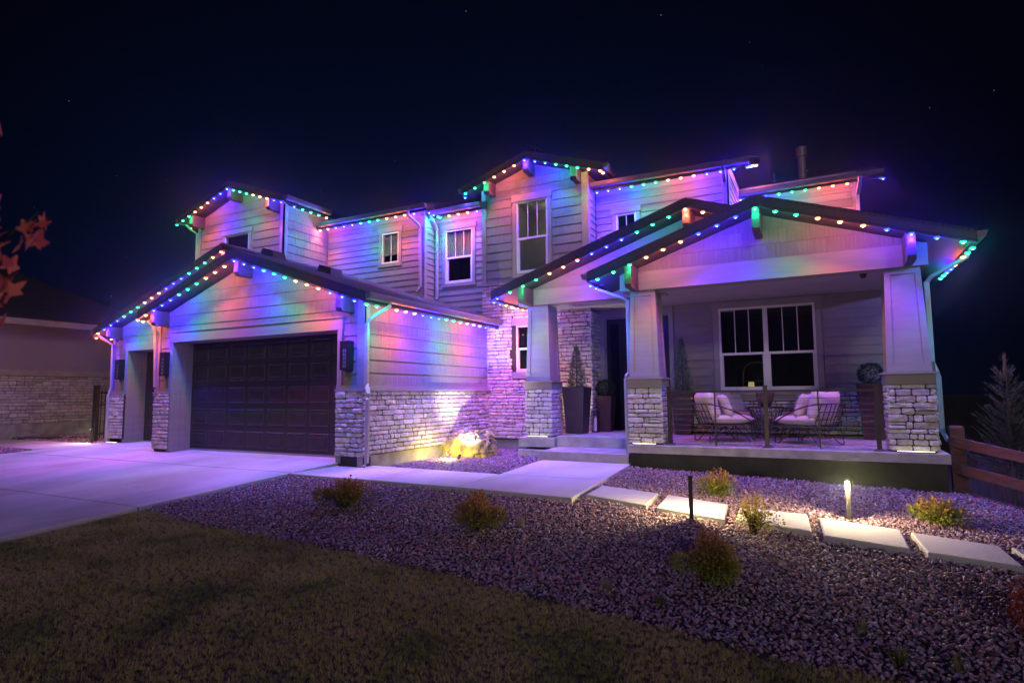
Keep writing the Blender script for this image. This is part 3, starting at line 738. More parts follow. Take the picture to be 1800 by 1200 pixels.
# garage roofs: one right-hand plane shared by both gables
zA = lambda x: 4.155 - SL * abs(x + 10.44)
zB = lambda x: 4.752 - SL * abs(x + 12.22)
zR = lambda x: 4.155 - SL * (x + 10.44)
roof(H, [(x, y, zR(x)) for x, y in ((-10.44, 7.884), (-6.95, 7.884), (-6.95, 12.785), (-7.44, 12.785), (-7.44, 13.2), (-12.22, 13.2), (-12.22, 8.95), (-10.44, 8.95))], [(0, 1), (1, 2)], lab='right slope of the garage roof')
roof(H, [(x, y, zA(x)) for x, y in ((-13.56, 7.884), (-10.44, 7.884), (-10.44, 9.5), (-13.56, 9.5))], [(0, 1), (3, 0)])
roof(H, [(x, y, zB(x)) for x, y in ((-17.40, 8.95), (-12.22, 8.95), (-12.22, 15), (-17.40, 15))], [(0, 1), (3, 0)])
gutter(H, (-6.95, 7.90, zR(-6.95)), (-6.95, 12.78, zR(-6.95)), (1, 0, 0))
gutter(H, (-17.40, 8.96, zB(-17.40)), (-17.40, 14.8, zB(-17.40)), (-1, 0, 0))
gutter(H, (-13.56, 7.90, zA(-13.56)), (-13.56, 9.3, zA(-13.56)), (-1, 0, 0))
for x, dz in ((-10.36, 0), (-7.60, 0), (-13.06, 0)): bracket(H, x, 7.92, 8.30, zA(x) - .52, zA(x) - .19)
for x in (-12.22, -16.74): bracket(H, x, 8.99, 9.36, zB(x) - .50, zB(x) - .19)
downspout(H, [(-6.88, 8.50, 2.86), (-6.88, 8.50, 2.80), (-7.16, 8.30, 2.56), (-7.22, 8.26, 2.46), (-7.22, 8.26, 1.42), (-7.19, 8.24, 1.32), (-7.13, 8.205, 1.20), (-7.13, 8.20, 1.1), (-7.13, 8.19, .0), (-7.13, 8.12, -.06)])
downspout(H, [(-17.4, 9.05, 2.92), (-17.3, 9.15, 2.8), (-17.02, 9.29, 2.6), (-17.0, 9.29, 1.42), (-17.04, 9.24, 1.2), (-17.04, 9.24, 0)])
downspout(H, [(-13.5, 8.1, 2.92), (-13.45, 8.2, 2.78), (-13.40, 8.22, 2.66), (-13.40, 8.26, 1.4)], m='pale_gutter')
for x, y in ((-11.25, 9.6), (-9.75, 9.9)):
    q = MB(); z = zR(x); q.hexa([(x - .22, y - .2, zR(x - .22) - .02), (x + .22, y - .2, zR(x + .22) - .02), (x + .22, y + .2, zR(x + .22) - .02), (x - .22, y + .2, zR(x - .22) - .02), (x - .17, y - .17, z + .20), (x + .17, y - .17, z + .10), (x + .17, y + .17, z + .10), (x - .17, y + .17, z + .20)]); H.part('roof_vent', q, 'fascia')

# ---------------------------------------------------------------- upper storey, left tower
fu = front(11.0); zU = lambda x: 7.105 - SL * abs(x + 14.25); UC = gable_clip(-14.25, 6.905, SL)
w = core(H, fu, -16.03, -12.53, 3.4, 7.1, [(-14.88, -13.86, 4.7, 5.73)], UC, label='left upper tower, gabled')
clad(H, w, fu, -15.94, -12.64, 4.2, 7.0, .22, [(-14.99, -13.70, 4.5, 5.90)], UC, phase=.06, seed=21)
q = MB(); fu.box(q, -12.64, -12.50, 3.9, 6.36, -.01, .032); H.part('corner_post', q, 'trim')
q = MB(); fu.box(q, -16.05, -15.94, 3.9, 6.36, -.01, .032); H.part('corner_post', q, 'trim')
F = window(H, fu, -14.88, -13.86, 4.7, 5.73, cols=1); casing(H, fu, -14.88, -13.86, 4.7, 5.73, par=F)
su = right(-12.53); w = core(H, su, 11.13, 12.60, 3.4, 6.3, label='side of the left upper tower')
clad(H, w, su, 11.11, 12.59, 4.2, 6.25, .22, phase=.06, seed=22)
q = MB(); su.box(q, 10.968, 11.11, 3.9, 6.30, -.01, .03); H.part('corner_post', q, 'trim')
roof(H, [(x, y, zU(x)) for x, y in ((-16.40, 10.55), (-14.25, 10.55), (-14.25, 15), (-16.40, 15))], [(0, 1), (3, 0)])
roof(H, [(x, y, zU(x)) for x, y in ((-12.05, 10.55), (-12.05, 15), (-14.25, 15), (-14.25, 10.55))], [(3, 0), (0, 1)])
gutter(H, (-12.05, 10.57, zU(-12.05)), (-12.05, 12.15, zU(-12.05)), (1, 0, 0)); gutter(H, (-16.40, 10.57, zU(-16.4)), (-16.40, 14.9, zU(-16.4)), (-1, 0, 0))
for x in (-14.25, -12.72, -15.85): bracket(H, x, 10.6, 11.01, zU(x) - .50, zU(x) - .19)
downspout(H, [(-16.42, 10.75, 6.30), (-16.3, 10.9, 6.1), (-16.1, 10.98, 5.95), (-16.1, 11.0, 4.2)])

# ---------------------------------------------------------------- middle walls in lap siding
fm = front(12.6); w = core(H, fm, -12.52, -9.10, 3.3, 6.05, [(-10.52, -9.93, 4.74, 5.60)], label='middle upper wall in lap siding')
clad(H, w, fm, -12.50, -9.21, 3.6, 5.95, .165, [(-10.62, -9.83, 4.62, 5.74)], panel=3.4, m='lap', phase=.02, seed=31, proud=.018)
q = MB(); fm.box(q, -9.21, -9.075, 3.5, 5.92, -.01, .028); H.part('corner_post', q, 'trim')
q = MB(); fm.box(q, -12.50, -9.2, 5.86, 5.98, -.01, .03); H.part('frieze', q, 'trim')
F = window(H, fm, -10.52, -9.93, 4.74, 5.60, cols=2, blind=4.98); casing(H, fm, -10.52, -9.93, 4.74, 5.60, par=F)
sm = right(-9.10); w = core(H, sm, 12.72, 13.10, 3.3, 5.95)
clad(H, w, sm, 12.70, 13.09, 3.5, 5.9, .165, panel=3, m='lap', phase=.02, seed=32, proud=.018)
q = MB(); sm.box(q, 12.572, 12.70, 3.5, 5.90, -.01, .027); H.part('corner_post', q, 'trim')
f2 = front(13.1); w = core(H, f2, -9.09, -7.42, 3.1, 6.05, [(-8.76, -7.91, 4.11, 5.56)], label='narrow recessed upper wall between corner and tower')
clad(H, w, f2, -9.08, -7.44, 3.3, 5.95, .165, [(-8.86, -7.81, 3.99, 5.70)], panel=3.4, m='lap', phase=.0, seed=33, proud=.018)
q = MB(); f2.box(q, -9.08, -7.44, 5.80, 5.95, -.01, .03); H.part('frieze', q, 'trim')
F = window(H, f2, -8.76, -7.91, 4.11, 5.56, cols=3, rows_mid=4.80, blind=4.85); casing(H, f2, -8.76, -7.91, 4.11, 5.56, par=F)
zM = lambda y: 6.06 + .38 * (y - 12.15)
roof(H, [(-12.44, 12.15, zM(12.15)), (-8.72, 12.15, zM(12.15)), (-8.72, 15.2, zM(15.2)), (-12.44, 15.2, zM(15.2))], [(0, 1), (1, 2)])
gutter(H, (-12.40, 12.15, 6.06), (-8.70, 12.15, 6.06), (0, -1, 0))
z2 = lambda y: 6.06 + .38 * (y - 12.75)
roof(H, [(-9.0, 12.75, z2(12.75)), (-7.3, 12.75, z2(12.75)), (-7.3, 15.2, z2(15.2)), (-9.0, 15.2, z2(15.2))], [(0, 1)])
gutter(H, (-9.03, 12.75, 6.06), (-7.45, 12.75, 6.06), (0, -1, 0))
downspout(H, [(-9.28, 12.1, 5.92), (-9.28, 12.15, 5.82), (-9.20, 12.45, 5.66), (-9.19, 12.54, 5.55), (-9.19, 12.54, 3.98), (-9.24, 12.44, 3.86)])
downspout(H, [(-9.0, 12.7, 5.93), (-8.98, 12.76, 5.86), (-8.99, 12.98, 5.68), (-8.99, 13.03, 5.58), (-8.99, 13.03, 3.76), (-8.96, 12.95, 3.68)])

# ---------------------------------------------------------------- tall entry tower
ft = front(12.8); zT = lambda x: 6.985 - .33 * abs(x + 6.03); TC = gable_clip(-6.03, 6.79, .33)
w = core(H, ft, -7.43, -4.62, -.2, 6.9, [(-6.47, -5.62, 4.10, 5.90), (-6.50, -5.95, 1.70, 2.83)], TC, label='tall gabled entry tower, shake above stone')
clad(H, w, ft, -7.33, -4.75, 3.90, 6.8, .218, [(-6.60, -5.50, 3.96, 6.07)], TC, phase=.06, seed=41)
q = MB(); ft.box(q, -7.45, -7.33, 3.88, 6.34, -.01, .032); ft.box(q, -4.75, -4.59, 3.88, 6.34, -.01, .032); H.part('corner_post', q, 'trim')
F = window(H, ft, -6.47, -5.62, 4.10, 5.90, cols=3, rows_mid=4.96, room='room_pale'); casing(H, ft, -6.47, -5.62, 4.10, 5.90, head=.17, par=F)
q = MB(); ft.box(q, -7.43, -4.64, .10, 3.86, -.01, .03)
P = H.part('stone_veneer', MB(), 'grout') if False else None
q = MB()
for poly in pieces(-7.43, -4.60, .10, 3.86, [(-6.52, -5.93, 1.68, 2.85)], []):
    q.prism([ft.p(u, z, 0) for u, z in poly], [ft.p(u, z, .03) for u, z in poly])
P = H.part('stone_veneer', q, 'grout')
pillar_stone(H, P, WF((0, 12.77, 0), (1, 0, 0), (0, -1, 0)), -7.43, -4.56, .11, 3.85, 14, loose=False, holes=[(-6.60, -5.85, 1.54, 3.0)], lmin=.14, lmax=.42)
F = window(H, ft, -6.50, -5.95, 1.70, 2.83, rows_mid=2.26, cols=1)
q = MB(); ft.box(q, -6.60, -5.85, 2.83, 3.0, 0, .075); ft.box(q, -6.60, -5.85, 1.54, 1.70, 0, .075); H.part('casing', q, 'trim', F)
q = MB(); ft.box(q, -7.44, -4.58, 3.86, 3.90, -.01, .085); H.part('ledge', q, 'trim')
st_ = right(-4.62); w = core(H, st_, 12.92, 13.34, -.1, 6.2)
q = MB(); st_.box(q, 12.75, 13.34, .28, 3.05, 0, .03); P = H.part('stone_veneer', q, 'grout')
pillar_stone(H, P, WF((-4.59, 0, 0), (0, 1, 0), (1, 0, 0)), 12.73, 13.34, .30, 3.05, 15, loose=False)
clad(H, w, st_, 12.90, 13.34, 3.9, 6.3, .165, panel=3, m='lap', seed=42, proud=.018)
q = MB(); st_.box(q, 12.77, 12.90, 3.9, 6.25, -.01, .03); H.part('corner_post', q, 'trim')
roof(H, [(x, y, zT(x)) for x, y in ((-7.82, 12.40), (-6.03, 12.40), (-6.03, 16), (-7.82, 16))], [(0, 1), (3, 0)])
roof(H, [(x, y, zT(x)) for x, y in ((-4.10, 12.40), (-4.10, 16), (-6.03, 16), (-6.03, 12.40))], [(3, 0), (0, 1)])
gutter(H, (-4.10, 12.42, zT(-4.10)), (-4.10, 13.1, zT(-4.10)), (1, 0, 0)); gutter(H, (-7.82, 12.42, zT(-7.82)), (-7.82, 13.0, zT(-7.82)), (-1, 0, 0))
for x in (-6.03, -7.12, -4.82): bracket(H, x, 12.44, 12.81, zT(x) - .50, zT(x) - .19, w=.15)

# ---------------------------------------------------------------- upper right walls
f3 = front(13.36); w = core(H, f3, -4.60, -1.587, 2.9, 6.05, [(-4.11, -3.62, 4.40, 5.39)], label='upper right wall in lap siding')
clad(H, w, f3, -4.57, -1.70, 3.9, 5.92, .165, [(-4.21, -3.52, 4.3, 5.53)], panel=2.6, m='lap', phase=.03, seed=51, proud=.018)
q = MB(); f3.box(q, -1.70, -1.56, 3.8, 5.9, -.01, .03); f3.box(q, -4.58, -1.70, 5.88, 6.0, -.01, .03); H.part('corner_post', q, 'trim')
F = window(H, f3, -4.11, -3.62, 4.40, 5.39, cols=2); casing(H, f3, -4.11, -3.62, 4.40, 5.39, par=F)
s3 = right(-1.587); w = core(H, s3, 13.48, 15.72, 3.6, 6.3, label='side wall of the upper right wing')
clad(H, w, s3, 13.46, 15.70, 3.9, 6.1, .165, panel=3, m='lap', seed=52, proud=.018)
q = MB(); s3.box(q, 13.33, 13.46, 3.8, 6.0, -.01, .03); s3.box(q, 13.46, 15.70, 5.98, 6.12, -.01, .03); H.part('corner_post', q, 'trim')
zE = lambda y: 6.10 + .36 * (y - 12.97)
roof(H, [(-4.55, 12.97, zE(12.97)), (-1.12, 12.97, zE(12.97)), (-1.12, 16.4, zE(16.4)), (-4.55, 16.4, zE(16.4))], [(0, 1), (1, 2)])
gutter(H, (-4.56, 12.97, 6.11), (-1.10, 12.97, 6.07), (0, -1, 0))
f4 = front(15.7); w = core(H, f4, -1.585, .985, 3.4, 6.3, label='far upper right wall set well back')
clad(H, w, f4, -1.58, .88, 3.9, 6.0, .165, panel=2.6, m='lap', phase=.05, seed=53, proud=.018)
q = MB(); f4.box(q, .88, 1.01, 3.6, 6.0, -.01, .03); f4.box(q, -1.58, .88, 5.93, 6.05, -.01, .03); H.part('corner_post', q, 'trim')
s4 = right(.985); w = core(H, s4, 15.82, 19.6, 3.0, 6.3)
clad(H, w, s4, 15.83, 19.5, 3.6, 6.2, .165, panel=3, m='lap', seed=54, proud=.018)
zF = lambda y: 6.13 + .36 * (y - 15.32)
roof(H, [(-1.56, 15.32, zF(15.32)), (1.50, 15.32, zF(15.32)), (1.50, 18.2, zF(18.2)), (-1.56, 18.2, zF(18.2))], [(0, 1), (1, 2)])
gutter(H, (-1.55, 15.32, 6.12), (1.50, 15.32, 6.14), (0, -1, 0))
downspout(H, [(1.02, 15.2, 6.0), (1.02, 15.3, 5.9), (.98, 15.6, 5.72), (.98, 15.64, 5.6), (.98, 15.64, 4.2)], m='pale_gutter')
downspout(H, [(-1.62, 12.9, 5.98), (-1.62, 12.98, 5.88), (-1.63, 13.26, 5.72), (-1.63, 13.29, 5.6), (-1.63, 13.29, 4.4)], m='gutter')
q = MB(); q.tube([(-.16, 17.6, 6.4), (-.16, 17.6, 7.62)], .10, 14); q.tube([(-.16, 17.6, 7.55), (-.16, 17.6, 7.80)], .145, 14); H.part('vent_pipe', q, 'gutter')
q = MB(); q.tube([(-.86, 17.4, 6.3), (-.86, 17.4, 7.15)], .03, 8); H.part('vent_pipe', q, 'lamp_metal')
q = MB(); q.box(-17, -7.5, 15.2, 19, -.2, 6.0); q.box(-7.5, .9, 16.6, 20, -.2, 6.1); H.part('rear_wing', q, 'trim')

# ---------------------------------------------------------------- ground floor wall behind the porch, door, window
w = core(H, f3, -4.59, 1.56, .0, 3.2, [(-1.89, -.03, 1.21, 2.965), (-4.41, -2.95, .30, 2.93)], label='porch wall in lap siding over a stone base')
clad(H, w, f3, -2.85, 1.56, 1.25, 3.15, .183, [(-2.02, .10, 1.1, 3.09)], panel=2.4, m='lap', phase=.10, seed=61, proud=.018)
F = window(H, f3, -1.89, -.03, 1.21, 2.965, cols=3, rows_mid=1.98, mullion=-.962, label='large twin porch window with white frame', deep=.07)
casing(H, f3, -1.89, -.03, 1.21, 2.965, w=.11, head=.13, n=.028, par=F)
q = MB(); f3.box(q, -2.84, 1.55, .30, 1.19, 0, .03); P = H.part('stone_veneer', q, 'grout')
pillar_stone(H, P, WF((0, 13.33, 0), (1, 0, 0), (0, -1, 0)), -2.84, 1.55, .33, 1.19, 16, loose=False, holes=[(-2.05, .12, .98, 1.3)])
q = MB(); f3.box(q, -2.86, -2.06, 1.19, 1.245, 0, .085); f3.box(q, .13, 1.55, 1.19, 1.245, 0, .085); f3.box(q, -2.06, .13, .99, 1.11, 0, .075); f3.box(q, -2.06, .13, 1.11, 1.15, 0, .11); H.part('ledge', q, 'trim')
q = MB(); f3.box(q, -4.59, -4.44, .3, 3.0, 0, .04); f3.box(q, -4.59, -2.85, 2.94, 3.12, 0, .05); f3.box(q, -2.95, -2.85, .3, 2.94, 0, .04); H.part('door_casing', q, 'trim')
q = MB(); f3.box(q, -4.41, -2.95, 2.78, 2.93, -.08, -.02); f3.box(q, -4.41, -4.33, .33, 2.78, -.08, -.02); f3.box(q, -3.03, -2.95, .33, 2.78, -.08, -.02); f3.box(q, -4.12, -4.04, .33, 2.78, -.08, -.02)
D = H.part('front_door', q, 'black_metal', label='black front door with steel inlay bars and a glass sidelight')
q = MB(); f3.box(q, -4.04, -3.03, .34, 2.78, -.075, -.035); H.part('leaf', q, 'front_door', D)
q = MB(); f3.box(q, -4.33, -4.12, .36, 2.78, -.065, -.055); H.part('pane', q, 'glass', D)
q = MB(); f3.box(q, -4.40, -2.96, .34, 2.9, -.16, -.15); H.part('room_lining', q, 'room', D)
for z in (2.62, 2.05, 1.50, .95):
    q = MB(); f3.box(q, -3.98, -3.1, z, z + .016, -.036, -.028); H.part('inlay_bar', q, 'lamp_metal', D)
q = MB(); q.tube([(-3.95, 13.33, 1.1), (-3.95, 13.33, 1.75)], .014, 8); q.tube([(-3.95, 13.40, 1.2), (-3.95, 13.33, 1.2)], .01, 6); q.tube([(-3.95, 13.40, 1.66), (-3.95, 13.33, 1.66)], .01, 6); H.part('handle', q, 'lamp_metal', D)
q = MB(); f3.box(q, -4.42, -2.94, .28, .335, -.12, .10); H.part('threshold', q, 'black_metal', D)
q = MB(); q.box(1.44, 1.56, 13.48, 18, -.4, 3.1); H.part('wall', q, 'trim')
# porch floor, steps, plinth
q = quad_slab([(-3.135, 10.53, .255), (1.612, 10.53, .262), (1.612, 13.36, .30), (-3.135, 13.36, .30)], .145, .012); H.part('porch_floor', q, 'curb_concrete')
q = quad_slab([(-4.93, 11.50, .305), (-3.14, 11.50, .305), (-3.14, 13.36, .33), (-4.60, 13.36, .33)], .4, .012); H.part('porch_floor', q, 'curb_concrete')
q = quad_slab([(-4.90, 10.60, .072), (-3.14, 10.60, .072), (-3.14, 11.49, .085), (-4.90, 11.49, .085)], .2, .012); H.part('step', q, 'curb_concrete')
q = quad_slab([(-5.79, 11.44, .01), (-4.91, 11.44, .01), (-4.91, 12.3, .01), (-5.79, 12.3, .01)], .25, .012); H.part('footing', q, 'curb_concrete')
q = quad_slab([(-5.79, 11.455, .262), (-4.955, 11.455, .262), (-4.955, 12.27, .262), (-5.79, 12.27, .262)], .20, .015); H.part('plinth', q, 'curb_concrete')
q = MB(); q.box(-3.10, 1.57, 10.58, 13.4, -.75, .108); H.part('foundation', q, 'foundation', label='dark foundation wall under the porch slab')

def pier(T, x0, x1, y0, y1, z0, z1, seed):
    q = MB(); q.box(x0 + .035, x1 - .035, y0 + .035, y1 - .035, z0, z1); P = T.part('stone_pier', q, 'grout')
    e = .036
    pillar_stone(T, P, WF((0, y0 + e, 0), (1, 0, 0), (0, -1, 0)), x0, x1, z0 + .02, z1, seed, lmin=.13, lmax=.36)
    pillar_stone(T, P, WF((x1 - e, 0, 0), (0, 1, 0), (1, 0, 0)), y0 + .0, y1, z0 + .02, z1, seed + 1, lmin=.2, lmax=.36)
    if x0 > .5: pillar_stone(T, P, WF((x0 + e, 0, 0), (0, 1, 0), (-1, 0, 0)), y0 + .0, y1, z0 + .02, z1, seed + 2, lmin=.2, lmax=.36)
    c = MB(); c.box(x0 - .0, x1 + .0, y0 - .0, y1 + .0, z1, z1 + .155); c.box(x0 - .045, x1 + .045, y0 - .045, y1 + .045, z1 + .155, z1 + .18); T.part('cap', c, 'trim', P)
    return P
def column(T, cx, cy, z0, z1, wb, wt):
    """battered square column with a recessed panel on each face"""
    def sq(z, w): return [(cx - w / 2, cy - w / 2, z), (cx + w / 2, cy - w / 2, z), (cx + w / 2, cy + w / 2, z), (cx - w / 2, cy + w / 2, z)]
    q = MB(); q.prism(sq(z0, wb - .03), sq(z1, wt - .03)); C = T.part('column', q, 'trim'); wz = lambda z: wb + (wt - wb) * (z - z0) / (z1 - z0)
    for sx, sy in ((0, -1), (1, 0), (0, 1), (-1, 0)):
        U = Vector((-sy, sx, 0)); Nn = Vector((sx, sy, 0)); c = Vector((cx, cy, 0)); q = MB()
        def P_(t, z, n): ww = wz(z) / 2; v = c + U * (t * ww) + Nn * (ww + n); return (v.x, v.y, z)
        def bar(t0, t1, za, zb, s=0):
            q.hexa([P_(t0, za, -.016), P_(t1, za, -.016), P_(t1, za, 0), P_(t0, za, 0), P_(t0, zb, -.016), P_(t1, zb, -.016), P_(t1, zb, 0), P_(t0, zb, 0)])
        e = .997 if sx else 1.0
        bar(-e, -.68, z0, z1); bar(.68, e, z0, z1); bar(-.68, .68, z0, z0 + .13); bar(-.68, .68, z1 - .10, z1); T.part('panel_trim', q, 'trim', C)
    q = MB(); q.prism(sq(z0, wb + .02), sq(z0 + .02, wb + .02)); T.part('base_trim', q, 'trim', C)
    return C
pier(H, -3.14, -2.508, 10.62, 11.22, .258, 1.268, 70); column(H, -2.825, 10.93, 1.45, 3.05, .555, .462)
pier(H, .88, 1.512, 10.62, 11.22, .262, 1.268, 80); column(H, 1.193, 10.93, 1.45, 3.05, .575, .465)
pier(H, -5.675, -5.04, 11.54, 12.14, .262, 1.268, 90); column(H, -5.37, 11.86, 1.45, 3.08, .565, .475)
# beams
for a in ((-3.23, 1.525, 10.64, 10.96, 3.05, 3.39), (-3.23, -2.92, 10.965, 11.535, 3.055, 3.385), (1.25, 1.525, 10.965, 13.35, 3.055, 3.385),
          (-5.80, -2.60, 11.54, 11.80, 3.09, 3.42), (-5.80, -5.54, 11.805, 12.79, 3.095, 3.40)):
    q = MB(); q.box(*a); H.part('beam', q, 'trim')
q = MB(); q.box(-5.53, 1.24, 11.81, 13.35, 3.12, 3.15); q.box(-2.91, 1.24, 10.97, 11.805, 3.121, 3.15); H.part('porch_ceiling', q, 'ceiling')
# porch gable and entry gable
zP = lambda x: 4.35 - SL * abs(x + .80); zN = lambda x: 4.772 - SL * abs(x + 2.06); zQ = lambda x: 4.35 - SL * (x + .80)
fp = front(10.68); PC = gable_clip(-.80, 4.165, SL)
w = core(H, fp, -3.20, 1.50, 3.39, 4.2, (), PC, label='porch gable in shake courses')
clad(H, w, fp, -3.0, 1.35, 3.395, 4.15, .25, (), PC, panel=1.1, m='shake', phase=.0, seed=63)
fe = front(11.58); EC = gable_clip(-2.06, 4.585, SL)
w = core(H, fe, -5.62, -.6, 3.42, 4.6, (), EC, label='smooth boarded gable over the entry')
clad(H, w, fe, -5.60, -.6, 3.425, 4.58, .27, (), EC, panel=2.6, m='lap', seed=64, proud=.014)
roof(H, [(x, y, zQ(x)) for x, y in ((-.80, 10.12), (2.03, 10.12), (2.03, 13.4), (-2.06, 13.4), (-2.06, 11.0), (-.80, 11.0))], [(0, 1), (1, 2), (4, 5)], lab='right slope of the porch roof')
roof(H, [(x, y, zP(x)) for x, y in ((-3.69, 10.12), (-.80, 10.12), (-.80, 11.6), (-3.69, 11.6))], [(0, 1), (3, 0)])
roof(H, [(x, y, zN(x)) for x, y in ((-6.20, 11.0), (-2.06, 11.0), (-2.06, 13.4), (-4.58, 13.4), (-4.58, 12.76), (-6.20, 12.76))], [(0, 1), (5, 0)])
gutter(H, (2.03, 10.13, zQ(2.03)), (2.03, 13.3, zQ(2.03)), (1, 0, 0)); gutter(H, (-3.69, 10.13, zP(-3.69)), (-3.69, 11.5, zP(-3.69)), (-1, 0, 0)); gutter(H, (-6.20, 11.01, zN(-6.2)), (-6.20, 12.75, zN(-6.2)), (-1, 0, 0))
for x in (-.80, -2.935, 1.265): bracket(H, x, 10.14, 10.66, zP(x) - .60, zP(x) - .19, w=.115)
for x in (-2.06, -5.50): bracket(H, x, 11.03, 11.56, zN(x) - .54, zN(x) - .19, w=.13)
downspout(H, [(2.07, 11.0, 3.25), (2.06, 11.0, 3.18), (1.62, 11.15, 2.94), (1.555, 11.17, 2.86), (1.555, 11.17, 1.62), (1.60, 11.2, 1.48), (1.625, 11.2, 1.38), (1.625, 11.2, .55), (1.68, 11.15, .42), (1.95, 10.95, .34)], m='pale_gutter')
downspout(H, [(-3.74, 10.75, 3.21), (-3.70, 10.75, 3.15), (-3.26, 10.85, 2.98), (-3.15, 10.86, 2.90), (-3.15, 10.86, 1.62), (-3.19, 10.80, 1.5), (-3.19, 10.76, 1.42), (-3.185, 10.75, .1)], m='pale_gutter')
downspout(H, [(-6.24, 12.0, 3.22), (-6.2, 12.0, 3.16), (-5.84, 12.1, 2.98), (-5.72, 12.1, 2.9), (-5.72, 12.1, 1.62), (-5.745, 12.0, 1.45), (-5.745, 12.0, .3)], m='pale_gutter')

# small antenna on the ridge
A = Thing('antenna', 'small bare roof antenna above the tall middle gable', 'antenna', (-6.30, 13.5, 6.93))
q = MB(); q.tube([(-6.30, 13.5, 6.9), (-6.26, 13.5, 7.50)], .012, 5); A.part('mast', q, 'lamp_metal')
q = MB(); q.tube([(-6.42, 13.5, 7.60), (-6.12, 13.5, 7.46)], .012, 5)
for t in (0, .4, .75, 1): x = -6.42 + .3 * t; z = 7.60 - .14 * t; q.tube([(x - .04, 13.42, z + .03), (x + .03, 13.58, z - .03)], .008, 4)
A.part('boom', q, 'lamp_metal')

# ================================================================== STRINGS OF ROOF LIGHTS
BM = {}
for c in 'bgo':
    mb = MB(); mb.lathe([(.009, .0), (.034, -.003), (.039, -.016), (.030, -.026), (.015, -.030), (.013, -.033), (.004, -.035)], 0, 0, 10); bme = mb.mesh('bulb', True)
    bme.materials.append(MATS[LED[c].name]); bme.materials.append(MATS[LED[c].name + '_core'])
    for p_ in bme.polygons:
        if p_.center.z < -.0292: p_.material_index = 1
    BM[c] = bme
def light_string(label, runs):
    p0 = Vector(runs[0][0]); T = Thing('light_string', label, 'string lights', tuple(p0), 'coloured light strings along the eaves')
    for a, b, pat in runs:
        a, b = Vector(a), Vector(b); d = b - a; n = len(pat); dn = d.normalized()
        e0 = a - dn * .1; e1 = b + dn * .1; s = Vector((dn.y, -dn.x, 0)).normalized() * .012; q = MB()
        q.hexa([tuple(e0 - s), tuple(e1 - s), tuple(e1 + s), tuple(e0 + s)] + [tuple(v + Vector((0, 0, .016))) for v in (e0 - s, e1 - s, e1 + s, e0 + s)]); T.part('track', q, 'fascia')
        for i, c in enumerate(pat):
            if c == ' ': continue
            p = a + d * (i / max(n - 1, 1)); bo = T.put('bulb', BM[c], None, tuple(p))
            for ld in LED_DATA[c]:
                lo = bpy.data.objects.new(ld.name, ld); COL.objects.link(lo); lo.parent = bo; lo.location = (0, 0, -.05)
    return T
B_ = .215        # bulbs hang this far under the roof edge
def rk(zf, x, y): return (x, y, zf(x) - B_)
light_string('string lights up both slopes of the front garage gable', [(rk(zA, -10.35, 7.87), rk(zA, -13.51, 7.87), 'boooggg' + 'bbboo'), (rk(zR, -10.06, 7.87), rk(zR, -7.17, 7.87), 'bbgggooobbb')])
light_string('string lights under the gutter of the garage side wall', [((-6.97, 7.95, zR(-6.95) - B_), (-6.97, 12.68, zR(-6.95) - B_), 'gggooobbbgggooobbb')])
light_string('string lights up the long left slope of the rear garage gable', [(rk(zB, -12.22, 8.94), rk(zB, -17.1, 8.94), 'oogggbbbooogggbbbo'), ((-17.38, 9.05, zB(-17.4) - B_), (-17.38, 10.2, zB(-17.4) - B_), 'ooog')])
light_string('string lights along the left eave behind the front garage gable', [((-13.53, 8.0, zA(-13.56) - B_), (-13.53, 8.7, zA(-13.56) - B_), 'og')])
light_string('string lights around the upper left tower gable', [(rk(zU, -14.255, 10.54), rk(zU, -16.40, 10.54), 'bbbooo' + 'ggg'), (rk(zU, -13.99, 10.54), rk(zU, -12.13, 10.54), 'gggooobb'), ((-12.07, 10.92, zU(-12.05) - B_), (-12.07, 12.07, zU(-12.05) - B_), 'bgggo'), ((-16.38, 10.95, zU(-16.4) - B_), (-16.38, 11.7, zU(-16.4) - B_), 'oo')])
light_string('string lights under the eave of the middle upper wall', [((-12.40, 12.17, 5.86), (-9.12, 12.17, 5.86), 'oobbbgggooob'), ((-8.74, 12.3, 5.86), (-8.74, 12.72, 5.86), 'bbg')])
light_string('string lights under the short eave left of the tall tower', [((-9.0, 12.77, 5.86), (-7.58, 12.77, 5.86), 'ggooob')])
light_string('string lights around the tall entry tower gable', [(rk(zT, -6.035, 12.39), rk(zT, -7.69, 12.39), 'boooggg'), (rk(zT, -5.76, 12.39), rk(zT, -4.15, 12.39), 'bbgggoo'), ((-7.80, 12.55, zT(-7.82) - B_), (-7.80, 13.1, zT(-7.82) - B_), 'bb'), ((-4.12, 12.5, zT(-4.1) - B_), (-4.12, 12.7, zT(-4.1) - B_), 'o')])
light_string('string lights under the upper right eave beside the tower', [((-4.44, 12.99, 5.885), (-1.40, 12.99, 5.885), 'bbbgggooobbb'), ((-1.14, 13.05, 5.90), (-1.14, 15.4, 6.75), 'bgbogobooo')])
light_string('string lights under the farthest upper right eave', [((-1.53, 15.34, 5.93), (.77, 15.34, 5.93), 'bbbgggooo'), ((1.48, 15.4, 5.95), (1.48, 17.6, 6.75), 'bbbooobbb')])
light_string('string lights up the left slope of the entry gable', [(rk(zN, -2.06, 10.99), rk(zN, -6.03, 10.99), 'ogggbbboooggg' + 'b'), (rk(zQ, -1.75, 10.99), rk(zQ, -1.45, 10.99), 'oo'), ((-6.18, 11.12, zN(-6.2) - B_), (-6.18, 12.5, zN(-6.2) - B_), 'bboooo')])
